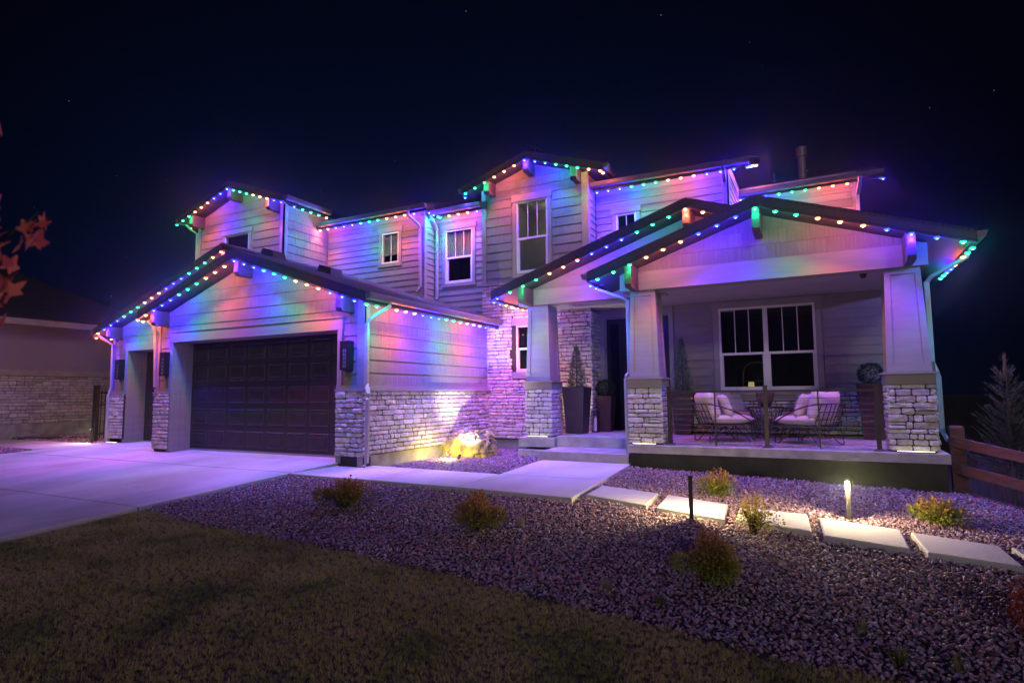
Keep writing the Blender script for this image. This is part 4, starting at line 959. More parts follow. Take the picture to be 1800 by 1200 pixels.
light_string('string lights around the front porch gable', [(rk(zP, -.80, 10.11), rk(zP, -3.48, 10.11), 'gbbbooo' + 'ggg'), (rk(zQ, -.505, 10.11), rk(zQ, 1.865, 10.11), 'ggooobbb' + 'g'), ((-3.67, 10.25, zP(-3.69) - B_), (-3.67, 10.86, zP(-3.69) - B_), 'bbb'), ((2.01, 10.35, zQ(2.03) - B_), (2.01, 12.9, zQ(2.03) - B_), 'ggooobbgg')])

# ================================================================== FIXTURES ON THE HOUSE
def sconce(x, y, zc, label):
    T = Thing('wall_sconce', label, 'wall lamp', (x, y, zc), 'tall black wall sconces by the garage doors')
    w, h = .215, .53; q = MB(); q.box(x - w / 2, x + w / 2, y - .02, y + .015, zc - h / 2, zc + h / 2); T.part('back_plate', q, 'black_metal')
    q = MB()
    for a in ((x - w / 2, x - w / 2 + .055, zc - h / 2, zc + h / 2), (x + w / 2 - .055, x + w / 2, zc - h / 2, zc + h / 2), (x - w / 2 + .055, x + w / 2 - .055, zc + .13, zc + h / 2), (x - w / 2 + .055, x + w / 2 - .055, zc - h / 2, zc - h / 2 + .04)): q.box(a[0], a[1], y - .12, y - .021, a[2], a[3])
    T.part('housing', q, 'black_metal'); q = MB()
    q.box(x - .052, x + .052, y - .108, y - .10, zc - .225, zc + .13); T.part('diffuser', q, 'white_frame')
    q = MB(); r = random.Random(int(x * 10))
    for k in range(5):      # woven loops of the screen
        z = zc - .2 + k * .075
        for s in (-1, 1):
            q.tube([(x + s * (.022 + .02 * math.cos(t)), y - .116, z + .05 * math.sin(t)) for t in np.linspace(0, math.tau, 11)[:-1]], .0055, 4, closed=True)
    T.part('screen', q, 'black_metal')
sconce(-7.645, 8.262, 1.90, 'black wall sconce between the wide garage door and the house corner')
sconce(-12.99, 8.262, 1.91, 'black wall sconce on the post between the two garage doors')
sconce(-16.62, 9.322, 1.92, 'black wall sconce left of the narrow garage door')
def dome_cam(x, y, z, label):
    T = Thing('security_camera', label, 'camera', (x, y, z)); q = MB(); q.lathe([(.055, z + .075), (.06, z + .06), (.06, z + .03), (.05, z + .025)], x, y, 14); T.part('mount', q, 'black_metal')
    q = MB(); q.lathe([(.05, z + .025), (.052, z), (.042, z - .03), (.02, z - .048), (.004, z - .05)], x, y, 14); T.part('dome', q, 'black_metal', smooth=True)
dome_cam(.70, 11.05, 3.04, 'black dome camera under the porch ceiling near the right column')
T = Thing('security_camera', 'small black bullet camera under the left end of the garage eave', 'camera', (-16.62, 9.25, 2.70)); q = MB(); q.tube([(-16.72, 9.22, 2.70), (-16.50, 9.10, 2.69)], .045, 10); T.part('body', q, 'black_metal'); q = MB(); q.tube([(-16.68, 9.22, 2.72), (-16.68, 9.34, 2.74)], .018, 6); T.part('arm', q, 'black_metal')

# ================================================================== PORCH RAILING
ys_ = 10.70
T = Thing('porch_railing', 'dark bronze cable railing along the front of the porch', 'railing', (-.82, ys_, .26))
for x in (-2.40, -.82, .755):
    q = MB(); q.box(x - .032, x + .032, ys_ - .032, ys_ + .032, .285, 1.262); P = T.part('post', q, 'bronze')
    q = MB(); q.box(x - .036, x + .036, ys_ - .036, ys_ + .036, 1.262, 1.282); T.part('post_cap', q, 'bronze', P)
    q = MB(); q.hexa([(x - .085, ys_ - .085, .262), (x + .085, ys_ - .085, .262), (x + .085, ys_ + .085, .262), (x - .085, ys_ + .085, .262), (x - .05, ys_ - .05, .288), (x + .05, ys_ - .05, .288), (x + .05, ys_ + .05, .288), (x - .05, ys_ + .05, .288)]); T.part('base_plate', q, 'bronze', P)
for a, b in ((-2.366, -.854), (-.786, .722)):
    q = MB(); q.box(a, b, ys_ - .024, ys_ + .024, 1.17, 1.205); T.part('top_rail', q, 'bronze')
    for k in range(9):
        z = .335 + k * .092; q = MB(); q.tube([(a, ys_, z), (b, ys_, z)], .0032, 5); T.part('cable', q, 'lamp_metal')
for x in (-1.625, -.045):
    q = MB(); q.box(x - .011, x + .011, ys_ - .016, ys_ + .016, .263, 1.17); T.part('baluster', q, 'bronze')

# ================================================================== PORCH FURNITURE
def pillow_mesh(w, h, t, pinch=.10, n=11, seed=0):
    vs = []; fs = []; r = random.Random(seed)
    for s in (1, -1):
        for i in range(n):
            for j in range(n):
                u, v = 2 * i / (n - 1) - 1, 2 * j / (n - 1) - 1; k = max(0, (1 - u ** 4) * (1 - v ** 4)) ** .45
                e = 1 - pinch * (1 - abs(u * v)) * max(abs(u), abs(v)) ** 6
                wr = 1 + .07 * noise.noise((u * 2.2 + seed, v * 2.2, s))
                vs.append((u * w / 2 * e, s * t / 2 * k * wr, v * h / 2 * e))
    N2 = n * n
    for o in (0, N2):
        for i in range(n - 1):
            for j in range(n - 1):
                a = o + i * n + j; q = (a, a + n, a + n + 1, a + 1); fs.append(q if o else q[::-1])
    me = bpy.data.meshes.new('cushion'); me.from_pydata(vs, [], fs); bm = bmesh.new(); bm.from_mesh(me); bmesh.ops.remove_doubles(bm, verts=bm.verts, dist=.0015); bmesh.ops.recalc_face_normals(bm, faces=bm.faces); bm.to_mesh(me); bm.free()
    me.polygons.foreach_set('use_smooth', [True] * len(me.polygons)); return me
SEAT = pillow_mesh(.76, .78, .17, .02, seed=1); BACKC = pillow_mesh(.70, .52, .24, .10, seed=2); THROW = pillow_mesh(.46, .44, .17, .12, seed=3)
def curve(pts, n=8):
    pts = [Vector(p) for p in pts]; out = []
    P = [pts[0] * 2 - pts[1]] + pts + [pts[-1] * 2 - pts[-2]]
    for i in range(1, len(P) - 2):
        for k in range(n):
            t = k / n; a, b, c, d = P[i - 1:i + 3]; out.append(.5 * ((2 * b) + (c - a) * t + (2 * a - 5 * b + 4 * c - d) * t * t + (3 * b - a - 3 * c + d) * t ** 3))
    return out + [pts[-1]]
def make_chair(loc):
    """faces +x, origin on the floor below the seat; frame of bent dark rod, loose cushions"""
    T = Thing('lounge_chair', None, 'armchair', (0, 0, 0)); r = .012
    q = MB(); q.tube(curve([(.42, -.34, .34), (.10, -.40, .315), (-.30, -.37, .30), (-.40, 0, .295), (-.30, .37, .30), (.10, .40, .315), (.42, .34, .34)], 6), r, 6); q.tube([(.42, -.34, .34), (.42, .34, .34)], r, 6); T.part('seat_ring', q, 'bronze', smooth=True)
    q = MB()
    for y in np.linspace(-.3, .3, 5): q.tube([(-.385 + .09 * abs(y), y, .30), (.42, y, .335)], .006, 5)
    T.part('seat_rods', q, 'bronze')
    for s in (-1, 1):
        q = MB(); q.tube(curve([(-.50, s * .30, .69), (-.36, s * .41, .675), (-.10, s * .44, .60), (.20, s * .42, .46), (.42, s * .34, .34)], 8), r, 6); T.part('arm', q, 'bronze', smooth=True)
    q = MB(); q.tube(curve([(-.50, -.30, .69), (-.56, 0, .70), (-.50, .30, .69)], 6), r, 6); bx = lambda y, z: (-.40 - .155 * (z - .30) / .4 + .09 * (y / .36) ** 2, y, z)
    for y in np.linspace(-.33, .33, 8): q.tube([bx(y, .30), bx(y, .695)], .0085, 5)
    for z in (.43, .56): q.tube(curve([bx(y, z) for y in (-.34, -.17, 0, .17, .34)], 3), .0085, 5)
    T.part('back_grid', q, 'bronze')
    for x, s in ((.26, -1), (.26, 1), (-.26, -1), (-.26, 1)):
        y = s * .30; d = .14 if x > 0 else -.14; q = MB()
        q.tube(curve([(x - d * 1.1, y * .75, .31), (x + d * .6, y, .035), (x + d * .95, y * 1.05, .013), (x + d * 1.15, y * 1.08, .05), (x + d * .75, y * 1.05, .31)], 6), .0095, 6); T.part('leg', q, 'bronze', smooth=True)
    T.put('seat_cushion', SEAT, 'cushion', (.04, 0, .415), rot=(math.radians(90), math.radians(0), math.radians(90)))
    T.put('back_cushion', BACKC, 'cushion', (-.30, 0, .66), rot=(math.radians(-14), 0, math.radians(90)))
    return T.root
ch = make_chair((0, 0, 0)); CH = [(-1.62, 11.58, 33, 'lounge chair at the front left of the wire table, back to the street'), (-.22, 11.50, 147, 'lounge chair at the front right of the wire table, cushions piled high'), (-1.48, 12.74, -14, 'lounge chair against the wall behind the front left chair'), (-.36, 12.74, 194, 'lounge chair against the wall behind the front right chair')]
zf_ = lambda y: .258 + .042 * (y - 10.53) / 2.83
THR = []
for i, (x, y, a, lab) in enumerate(CH):
    o = ch if i == 0 else copy_tree(ch); o.location = (x, y, zf_(y)); o.rotation_euler.z = math.radians(a); o['label'] = lab; o['group'] = 'lounge chairs on the porch'
    M = Matrix.Translation((x, y, zf_(y))) @ Matrix.Rotation(math.radians(a), 4, 'Z') @ Matrix.Translation((-.02, .10 if i % 2 else -.12, .66)) @ Matrix.Rotation(math.radians(90 + (12 if i % 2 else -14)), 4, 'Z') @ Matrix.Rotation(math.radians(-20), 4, 'X')
    p = link('throw_pillow', THROW if i == 0 else THROW.copy(), 'pillow_grey' if i > 1 else 'cushion'); p.matrix_world = M
    if i > 1: p.data.materials[0] = MATS['pillow_grey']
    tag(p, ['cream throw pillow on the front left lounge chair', 'cream throw pillow on the front right lounge chair', 'grey throw pillow on the rear left lounge chair', 'grey throw pillow on the rear right lounge chair'][i], 'pillow', 'throw pillows on the lounge chairs')
tx, ty = -.93, 12.10; zt_ = zf_(ty)
T = Thing('wire_table', 'round waisted wire side table between the lounge chairs', 'table', (tx, ty, zt_))
q = MB(); q.lathe([(.30, zt_ + .60), (.315, zt_ + .603), (.315, zt_ + .617), (.30, zt_ + .62)], tx, ty, 28); T.part('tabletop', q, 'bronze')
R3 = [(.315, .60), (.24, .42), (.20, .28), (.22, .12), (.26, .01)]
for k in range(22):
    a = math.tau * k / 22; q = MB(); q.tube(curve([(tx + r * math.cos(a + .6 * (1 - z)), ty + r * math.sin(a + .6 * (1 - z)), zt_ + z) for r, z in R3], 3), .006, 5); T.part('wire', q, 'bronze')
for r, z in ((.215, .33), (.215, .14), (.26, .012)):
    q = MB(); q.tube([(tx + r * math.cos(t), ty + r * math.sin(t), zt_ + z) for t in np.linspace(0, math.tau, 25)[:-1]], .007, 5, closed=True); T.part('hoop', q, 'bronze')
T = Thing('pot', 'dark glazed tapered pot standing on the wire table', 'pot', (tx, ty, zt_ + .622)); z = zt_ + .622
q = MB(); q.lathe([(.085, z), (.12, z + .06), (.155, z + .16), (.16, z + .24), (.15, z + .255), (.14, z + .24), (.13, z + .15)], tx, ty, 20); T.part('body', q, 'pot', smooth=True)
q = MB(); q.lathe([(.139, z + .2), (.01, z + .215)], tx, ty, 14); T.part('soil', q, 'dark_soil')
q = MB(); q.slab([(-1.95, 11.05, zf_(11.05) + .014), (.15, 11.05, zf_(11.05) + .014), (.15, 12.9, zf_(12.9) + .014), (-1.95, 12.9, zf_(12.9) + .014)], -.01, 0); R_ = link('rug', q.mesh('rug'), 'rug'); tag(R_, 'flat patterned outdoor rug under the lounge chairs', 'rug')
q = MB()
T = Thing('table_lamp', 'small glowing lamp on the sill inside the porch window', 'lamp', (-1.32, 13.75, 1.21)); q = MB(); q.lathe([(.05, 1.21), (.05, 1.225), (.012, 1.235), (.012, 1.27)], -1.32, 13.75, 12); T.part('base', q, 'black_metal'); q = MB(); q.lathe([(.065, 1.27), (.055, 1.39)], -1.32, 13.75, 14); T.part('lamp_shade', q, 'night_lamp')

T = Thing('dining_chair', 'pale round backed chair seen dimly inside the porch window', 'chair', (-1.25, 14.25, .31)); q = MB()
q.tube(curve([(-1.55, 14.3, 1.30), (-1.50, 14.32, 1.72), (-1.25, 14.34, 1.84), (-1.0, 14.32, 1.72), (-.95, 14.3, 1.30)], 6), .022, 6); q.tube([(-1.53, 14.3, 1.42), (-.97, 14.3, 1.42)], .018, 6); T.part('backrest', q, 'chair_wood', smooth=True)
q = MB(); q.box(-1.55, -.95, 13.95, 14.4, .78, .83); T.part('seat', q, 'chair_wood')
for a in (-1.52, -.98):
    for b in (14.0, 14.32): q = MB(); q.tube([(a, b, .31), (a, b, .78)], .02, 6); T.part('leg', q, 'chair_wood')
    q = MB(); q.tube([(a - (.02 if a < -1.2 else -.02), 14.31, .8), (a, 14.3, 1.32)], .02, 6); T.part('back_post', q, 'chair_wood')

# ================================================================== PLANTERS
def leaves(n, fn, sz, seed, asp=.5, up=.3):
    """n small creased leaves at points fn(r) -> (pos, outward)"""
    r = random.Random(seed); mb = MB()
    for i in range(n):
        p, d = fn(r); p = Vector(p); d = Vector(d) + Vector((r.gauss(0, .5), r.gauss(0, .5), r.gauss(up, .45))); d.normalize()
        s = d.cross(Vector((r.gauss(0, 1), r.gauss(0, 1), r.gauss(0, 1)))).normalized(); l = sz * r.uniform(.6, 1.3); w = l * asp / 2; nn = d.cross(s) * w * .35
        mb.add([p, p + d * l * .45 + s * w + nn, p + d * l, p + d * l * .45 - s * w + nn], [(0, 1, 2), (0, 2, 3)])
    return mb
def stems(n, fn, seed, r0=.004):
    r = random.Random(seed); mb = MB()
    for i in range(n):
        a, b, c = fn(r); mb.tube(curve([a, b, c], 3), r0, 4, rr=None)
    return mb
def conifer_shape(x, y, z0, h, w):
    def fn(r):
        t = r.random() ** 1.5; a = r.uniform(0, math.tau); tier = .72 + .28 * math.sin(t * 30 + 3 * math.sin(a * 2)); rad = w / 2 * (1 - t) ** .8 * tier * (.55 + .5 * r.random()) + .015
        return (x + rad * math.cos(a), y + rad * math.sin(a), z0 + t * h), (math.cos(a), math.sin(a), .5)
    return fn
def square_planter(label, x, y, z0, h, wb, wt, kind, group='tall planters on the porch', plant_h=.8, plant_w=.5, rot=0):
    T = Thing('planter', label, 'planter', (x, y, z0), group)
    def sq(z, w, i=0): return [(x + (w / 2 - i) * (c * math.cos(rot) - s * math.sin(rot)), y + (w / 2 - i) * (c * math.sin(rot) + s * math.cos(rot)), z) for c, s in ((-1, -1), (1, -1), (1, 1), (-1, 1))]
    q = MB(); o = sq(z0, wb) + sq(z0 + h, wt) + sq(z0 + h, wt, .022) + sq(z0 + h - .06, wt, .03); q.add(o, [(3, 2, 1, 0)] + [(4 * k + i, 4 * k + (i + 1) % 4, 4 * k + 4 + (i + 1) % 4, 4 * k + 4 + i) for k in range(3) for i in range(4)] + [(12, 13, 14, 15)]); T.part('tub', q, 'planter')
    if kind == 'cone':
        q = MB(); q.tube([(x, y, z0 + h - .06), (x, y, z0 + h + plant_h * .95)], .012, 5, rr=[.016, .004]); T.part('trunk', q, 'bark')
        me = leaves(2600, conifer_shape(x, y, z0 + h - .02, plant_h, plant_w), .045, int(abs(x) * 100), .35); T.part('foliage', me, 'conifer', recalc=False)
    else:
        def fn(r):
            v = Vector((r.gauss(0, 1), r.gauss(0, 1), r.gauss(0, 1))).normalized(); k = plant_w / 2 * (.75 + .3 * r.random()); return (x + v.x * k, y + v.y * k, z0 + h + plant_w * .42 + v.z * k * .9), v
        T.part('foliage', leaves(1500, fn, .035, 5, .6), 'boxwood', recalc=False)
    return T
square_planter('tall dark tapered planter with a slim conifer beside the entry steps', -4.72, 12.18, .325, .98, .37, .50, 'cone', plant_h=.90, plant_w=.50, rot=.0)
square_planter('dark planter with a round clipped bush beside the front door', -4.33, 12.98, .335, .78, .26, .36, 'ball', plant_w=.42)
square_planter('tall dark planter with a slim conifer behind the left porch column', -2.62, 13.02, .30, .88, .32, .44, 'cone', plant_h=1.15, plant_w=.45)
square_planter('tall dark planter with a leafy bush at the right end of the porch', .83, 12.75, .295, 1.02, .33, .48, 'ball', plant_w=.42)
T = Thing('lantern', 'small black lantern on the entry floor by the bush planter', 'lantern', (-4.46, 12.62, .328)); x, y, z = -4.46, 12.62, .328
q = MB(); q.box(x - .07, x + .07, y - .07, y + .07, z, z + .02); q.box(x - .075, x + .075, y - .075, y + .075, z + .44, z + .46)
for a in (-1, 1):
    for b in (-1, 1): q.box(x + a * .06 - .008, x + a * .06 + .008, y + b * .06 - .008, y + b * .06 + .008, z + .02, z + .44)
q.tube([(x + .05 * math.cos(t), y, z + .5 + .05 * math.sin(t)) for t in np.linspace(0, math.pi, 8)], .006, 5); T.part('frame', q, 'black_metal'); q = MB(); q.lathe([(.035, z + .02), (.035, z + .30), (.01, z + .305)], x, y, 10); T.part('candle', q, 'white_frame')

# ================================================================== GARDEN LAMPS
def lamp(name, typ, loc, energy, col, **k):
    l = bpy.data.lights.new(name, typ); l.energy = energy; l.color = col
    for a, b in k.items(): setattr(l, a, b)
    o = bpy.data.objects.new(name, l); COL.objects.link(o); o.location = loc; return o
WARM = (1.0, .78, .36)
def path_light(label, x, y, face, h=.47, zb=None, watts=80.0):
    """slim square bollard; the head leans out over the side that is lit"""
    z = tz(x, y) if zb is None else zb; T = Thing('path_light', label, 'path light', (x, y, z), 'slim bollard path lights')
    fx, fy = math.cos(face), math.sin(face); px, py = -fy, fx
    def bx(a0, a1, w, z0, z1):
        q = MB(); c = [(x + fx * a + px * s, y + fy * a + py * s) for a, s in ((a0, -w), (a1, -w), (a1, w), (a0, w))]; return q.prism([(u, v, z0) for u, v in c], [(u, v, z1) for u, v in c])
    T.part('post', bx(-.016, .016, .022, z - .05, z + h - .025), 'lamp_metal'); T.part('head', bx(-.018, .055, .026, z + h - .025, z + h), 'lamp_metal')
    T.part('lens', bx(.022, .05, .018, z + h - .030, z + h - .026), 'warm_led')
    o = lamp('path_light_beam', 'POINT', (x + fx * .046 , y + fy * .046, z + h - .05), watts, WARM, shadow_soft_size=.012); o.parent = None
    return T
path_light('slim bollard path light standing before the second stepping slab, lit side away', -1.323, 6.80, math.radians(95))
path_light('slim bollard path light with a bright post behind the fourth stepping slab', .212, 7.655, math.radians(-92), h=.45)
path_light('short bollard path light at the far left edge of the driveway', -17.30, 9.02, math.radians(200), h=.42, zb=-.05, watts=26.0)
def bar_light(label, x0, x1, y, z):
    T = Thing('bar_light', label, 'uplight', ((x0 + x1) / 2, y, z), 'linear uplights at the feet of the stone piers'); q = MB(); q.box(x0, x1, y - .012, y + .012, z, z + .018); T.part('housing', q, 'lamp_metal')
    q = MB(); q.box(x0 + .01, x1 - .01, y - .009, y + .009, z + .018, z + .022); T.part('lens', q, 'bar_led')
bar_light('linear uplight at the foot of the right porch pier', .96, 1.44, 10.565, .262)
bar_light('linear uplight at the foot of the left porch pier', -3.05, -2.62, 10.565, .256)
bar_light('linear uplight at the foot of the entry pier on its plinth', -5.60, -5.12, 11.49, .263)
bar_light('linear uplight at the foot of the leftmost garage pillar', -16.98, -16.50, 9.22, -.02)

# the boulder fountain and its spotlight
def boulder():
    c = Vector((-6.78, 11.10, -.10)); T = Thing('boulder', 'large rough boulder fountain lit yellow by a spotlight', 'boulder', (c.x, c.y, -.15)); bm = bmesh.new(); bmesh.ops.create_icosphere(bm, subdivisions=5, radius=1)
    for v in bm.verts:
        d = v.co.normalized(); q = Vector((d.x, d.y, d.z))
        k = 1 + .13 * noise.noise(q * 1.3 + Vector((4, 2, 1))) + .09 * (noise.cell(q * 2.3 + Vector((9, 1, 3))) - .5) + .07 * noise.noise(q * 5) + .05 * (noise.cell(q * 5 + Vector((3, 7, 2))) - .5)
        p = Vector((max(-1, min(1, q.x * 1.28)), max(-1, min(1, q.y * 1.2)), max(-1, min(.92, q.z * 1.35)))) * k
        p += q * (.035 * noise.noise(q * 13) + .02 * noise.noise(q * 27)); v.co = Vector((p.x * .58, p.y * .38, p.z * .50 + .03 * p.x))
    me = bpy.data.meshes.new('boulder'); bm.to_mesh(me); bm.free(); o = link('stone_body', me, 'rock_boulder', T.root); o.location = (0, 0, .09)
    q = MB(); q.lathe([(.045, .30), (.05, .36), (.055, .41), (.04, .45), (.012, .465)], -6.86, 11.06, 12); T.part('water_jet', q, 'water', smooth=True)
boulder()
T = Thing('spotlight', 'small garden spotlight in the pebbles before the boulder', 'spotlight', (-6.52, 10.24, -.14)); q = MB(); q.tube([(-6.52, 10.21, -.10), (-6.52, 10.27, -.04)], .03, 10); T.part('body', q, 'black_metal'); q = MB(); q.tube([(-6.52, 10.24, -.22), (-6.52, 10.24, -.08)], .01, 6); T.part('spike', q, 'black_metal')
so = lamp('spotlight_beam', 'SPOT', (-6.52, 10.30, -.02), 430, (1.0, .89, .66), spot_size=math.radians(88), spot_blend=1.0, shadow_soft_size=.012)
so.rotation_euler = (Vector((-.17, 1, 1.55)).normalized()).to_track_quat('-Z', 'Y').to_euler()

lamp('fountain_lamp_beam', 'POINT', (-6.72, 10.10, -.03), 40, (1.0, .78, .20), shadow_soft_size=.02)
T = Thing('spotlight', 'small black uplight in the pebbles behind the entry pier', 'spotlight', (-5.08, 12.42, -.15)); q = MB(); q.tube([(-5.08, 12.40, -.10), (-5.08, 12.43, -.04)], .026, 10); T.part('body', q, 'black_metal'); q = MB(); q.tube([(-5.08, 12.41, -.2), (-5.08, 12.41, -.1)], .01, 8); T.part('spike', q, 'black_metal')
so = lamp('spotlight_beam', 'SPOT', (-5.06, 12.44, -.02), 130, (1.0, .88, .62), spot_size=math.radians(62), spot_blend=.9, shadow_soft_size=.012)
so.rotation_euler = (Vector((.12, .13, 1.0)).normalized()).to_track_quat('-Z', 'Y').to_euler()
# dim rooms behind two of the windows
lamp('room_lamp', 'POINT', (-5.75, 13.55, 5.75), 4, (1.0, .93, .70), shadow_soft_size=.08)
lamp('room_lamp', 'POINT', (-1.32, 13.75, 1.33), 7, (1.0, .80, .40), shadow_soft_size=.05)

# ================================================================== GARDEN
SLAB_LAB = ['stepping slab nearest the walkway', 'stepping slab behind the dark path light', 'stepping slab partly hidden by the sparse yellow shrub', 'wide stepping slab before the bright path light', 'stepping slab near the right edge below the fence shrub', 'stepping slab cut by the right edge of the view']
for q_, lab in zip(STEP, SLAB_LAB):
    pts = [(x, y, tz(x, y) + .055) for x, y in q_]; o = link('stepping_stone', quad_slab(pts, .11, .01).mesh('stepping_stone'), 'concrete'); tag(o, 'pale concrete ' + lab, 'paving slab', 'stepping slabs across the pebbles')

def shrub(label, x, y, h, w, m, n, seed, sz=.030, sparse=False, group='low rounded spirea shrubs'):
    z = tz(x, y); T = Thing('shrub', label, 'shrub', (x, y, z), group); rr = random.Random(seed * 13 + 1)
    lob = [(rr.gauss(0, .22) * w, rr.gauss(0, .18) * w, rr.uniform(.55, 1.05), rr.uniform(.55, 1.2)) for i in range(9)]
    sho = [(rr.uniform(0, math.tau), rr.uniform(.15, .75), rr.uniform(.7, 1.08)) for i in range(30)]
    def fn(r):
        if r.random() < .30:        # leaves up the side of a single shoot
            a, t, l = r.choice(sho); q = r.uniform(.35, 1.0); px = math.cos(a) * w * .56 * t * q + r.gauss(0, .008); py = math.sin(a) * w * .56 * t * q + r.gauss(0, .008); pz = h * l * q * (1.05 - .35 * t)
            return (x + px, y + py, z + max(.02, pz + r.gauss(0, .008))), Vector((math.cos(a) * .5, math.sin(a) * .5, .8))
        lx, ly, lz, sz_ = r.choice(lob); v = Vector((r.gauss(0, 1), r.gauss(0, 1), r.gauss(.2, 1))).normalized(); k = (.35 + .65 * r.random() ** .5) * sz_
        px, py, pz = lx + v.x * w * .30 * k, ly + v.y * w * .30 * k, max(.02, h * (.45 * lz + v.z * .42 * k * lz)); return (x + px, y + py, z + pz), v
    T.part('foliage', leaves(n, fn, sz, seed, .55), m, recalc=False)
    def st(r):
        p, v = fn(r); return (x + r.uniform(-.03, .03), y + r.uniform(-.03, .03), z - .03), ((x + p[0]) / 2, (y + p[1]) / 2, z + h * .3), p
    T.part('stems', stems(70, st, seed, .0028), 'bark'); return T
shrub('rounded shrub with rusty tips, left of the others in the pebbles', -5.34, 5.70, .40, .60, 'spirea_leaf', 4200, 1)
shrub('compact rusty green shrub in the pebbles left of the stepping slabs', -3.25, 5.45, .40, .48, 'spirea_leaf', 3800, 2)
shrub('dense dark shrub before the second slab, nearest the camera', -.87, 5.05, .42, .48, 'spirea_green', 5000, 3, sz=.026)
shrub('yellow green shrub under the porch beside the dark path light', -1.27, 8.45, .36, .46, 'spirea_green', 3000, 4)
shrub('sparse yellow shrub with airy twigs leaning over the third slab', -.68, 6.62, .40, .48, 'spirea_yellow', 800, 5, sz=.032)
shrub('low spreading green shrub at the foot of the wooden fence', 1.05, 7.95, .30, .66, 'spirea_green', 3600, 6)
shrub('dark red shrub at the right edge of the view', 1.33, 5.05, .42, .55, 'red_shrub', 4000, 7)
def tuft(label, x, y, h, n, m, seed):
    z = tz(x, y); r = random.Random(seed); mb = MB(); T = Thing('weed', label, 'weed', (x, y, z), 'weeds in the pebbles')
    for i in range(n):
        a = r.uniform(0, math.tau); l = r.uniform(.4, 1) * h; sp = r.uniform(.1, .7) * h; w = .003; c, s = math.cos(a), math.sin(a); b = (x + r.uniform(-.03, .03), y + r.uniform(-.03, .03))
        P = [(b[0], b[1], z - .01), (b[0] + c * sp * .4, b[1] + s * sp * .4, z + l * .7), (b[0] + c * sp, b[1] + s * sp, z + l)]
        mb.add([(P[0][0] - s * w, P[0][1] + c * w, P[0][2]), (P[0][0] + s * w, P[0][1] - c * w, P[0][2]), (P[1][0] + s * w, P[1][1] - c * w, P[1][2]), (P[1][0] - s * w, P[1][1] + c * w, P[1][2]), P[2]], [(0, 1, 2, 3), (3, 2, 4)])
    T.part('blades', mb, m, recalc=False)
tuft('pale wispy weed near the lawn edge', -1.53, 4.50, .10, 60, 'pale_weed', 1)
tuft('bright green grass weed alone among the pebbles', .15, 4.55, .12, 16, 'weed', 2)
tuft('spreading yellow green weed at the bottom right by the turf', .33, 4.22, .12, 60, 'weed', 3)
tuft('dry pale weed beside the compact rusty shrub', -2.90, 5.75, .12, 46, 'pale_weed', 4)
tuft('thin weed close to the turf edge below the dense shrub', -1.10, 4.42, .08, 30, 'weed', 5)
tuft('small weed at the turf edge toward the right corner', .62, 4.30, .10, 26, 'weed', 6)

r = random.Random(21); mb = MB()
for i in range(420):        # drifts of small red leaves blown into the pebbles
    cx, cy, sp = r.choice(((-3.9, 4.75, .5), (-2.7, 4.75, .4), (-2.2, 4.95, .5), (-1.9, 4.5, .3), (-4.4, 4.9, .35), (-5.4, 5.4, .3))); x, y = r.gauss(cx, sp), r.gauss(cy, sp * .3)
    if y < lawn_y(x) + .02: continue
    z = tz(x, y) + .014 + r.random() * .012; a = r.uniform(0, math.tau); l = r.uniform(.012, .026); c, s_ = math.cos(a) * l, math.sin(a) * l
    mb.add([(x - c, y - s_, z), (x - s_ * .5, y + c * .5, z + .006), (x + c, y + s_, z + .003), (x + s_ * .5, y - c * .5, z + .004)], [(0, 1, 2), (0, 2, 3)])
tag(link('fallen_leaves', mb.mesh('fallen_leaves', recalc=False), 'red_litter'), 'small red leaves scattered among the pebbles', kind='stuff')

# wooden fence, dry grass and juniper on the right
T = Thing('wood_fence', 'reddish brown three rail wooden fence at the corner of the porch', 'fence', (1.77, 10.86, -.4))
FX = [(1.77, 10.9), (3.6, 9.75), (5.4, 8.6)]; zt0 = lambda x: .475 - .235 * (x - 1.77)
for i, (x, y) in enumerate(FX):
    q = MB(); zt1 = zt0(x) + .17; q.box(x - .088, x + .088, y - .07 + .1, y + .1 + .09, -1.6, zt1 - .03); q.hexa([(x - .088, y + .03, zt1 - .03), (x + .088, y + .03, zt1 - .03), (x + .088, y + .19, zt1 - .03), (x - .088, y + .19, zt1 - .03), (x - .065, y + .05, zt1), (x + .065, y + .05, zt1), (x + .065, y + .17, zt1), (x - .065, y + .17, zt1)]); T.part('post', q, 'redwood')
for (xa, ya), (xb, yb) in zip(FX, FX[1:]):
    d = Vector((xb - xa, yb - ya, 0)).normalized(); nn = Vector((d.y, -d.x, 0)); e = .09 if xa < 2 else 0
    for k, dz0 in enumerate((0, -.385, -.77)):
        A = Vector((xa, ya + .025, zt0(xa) + dz0)) - d * e; Bv = Vector((xb, yb + .025, zt0(xb) + dz0)); q = MB(); h = .145; t = .04
        if e: A.z = zt0(xa) + dz0 + .235 * e * d.x
        q.hexa([tuple(v) for v in (A + nn * t - Vector((0, 0, h)), Bv + nn * t - Vector((0, 0, h)), Bv - Vector((0, 0, h)), A - Vector((0, 0, h)), A + nn * t, Bv + nn * t, Bv, A)]); T.part('rail', q, 'redwood')
    q = MB(); A = Vector((xa, ya + .05, 0)); Bv = Vector((xb, yb + .05, 0)); L_ = (Bv - A).length
    for i in range(int(L_ / .05)):
        p = A + d * i * .05; q.tube([(p.x, p.y, zt0(p.x) - .9), (p.x, p.y, zt0(p.x))], .0014, 3)
    for j in range(18):
        q.tube([(A.x, A.y, zt0(A.x) - .05 * j), (Bv.x, Bv.y, zt0(Bv.x) - .05 * j)], .0014, 3)
    T.part('wire_mesh', q, 'lamp_metal')
r = random.Random(4); mb = MB()
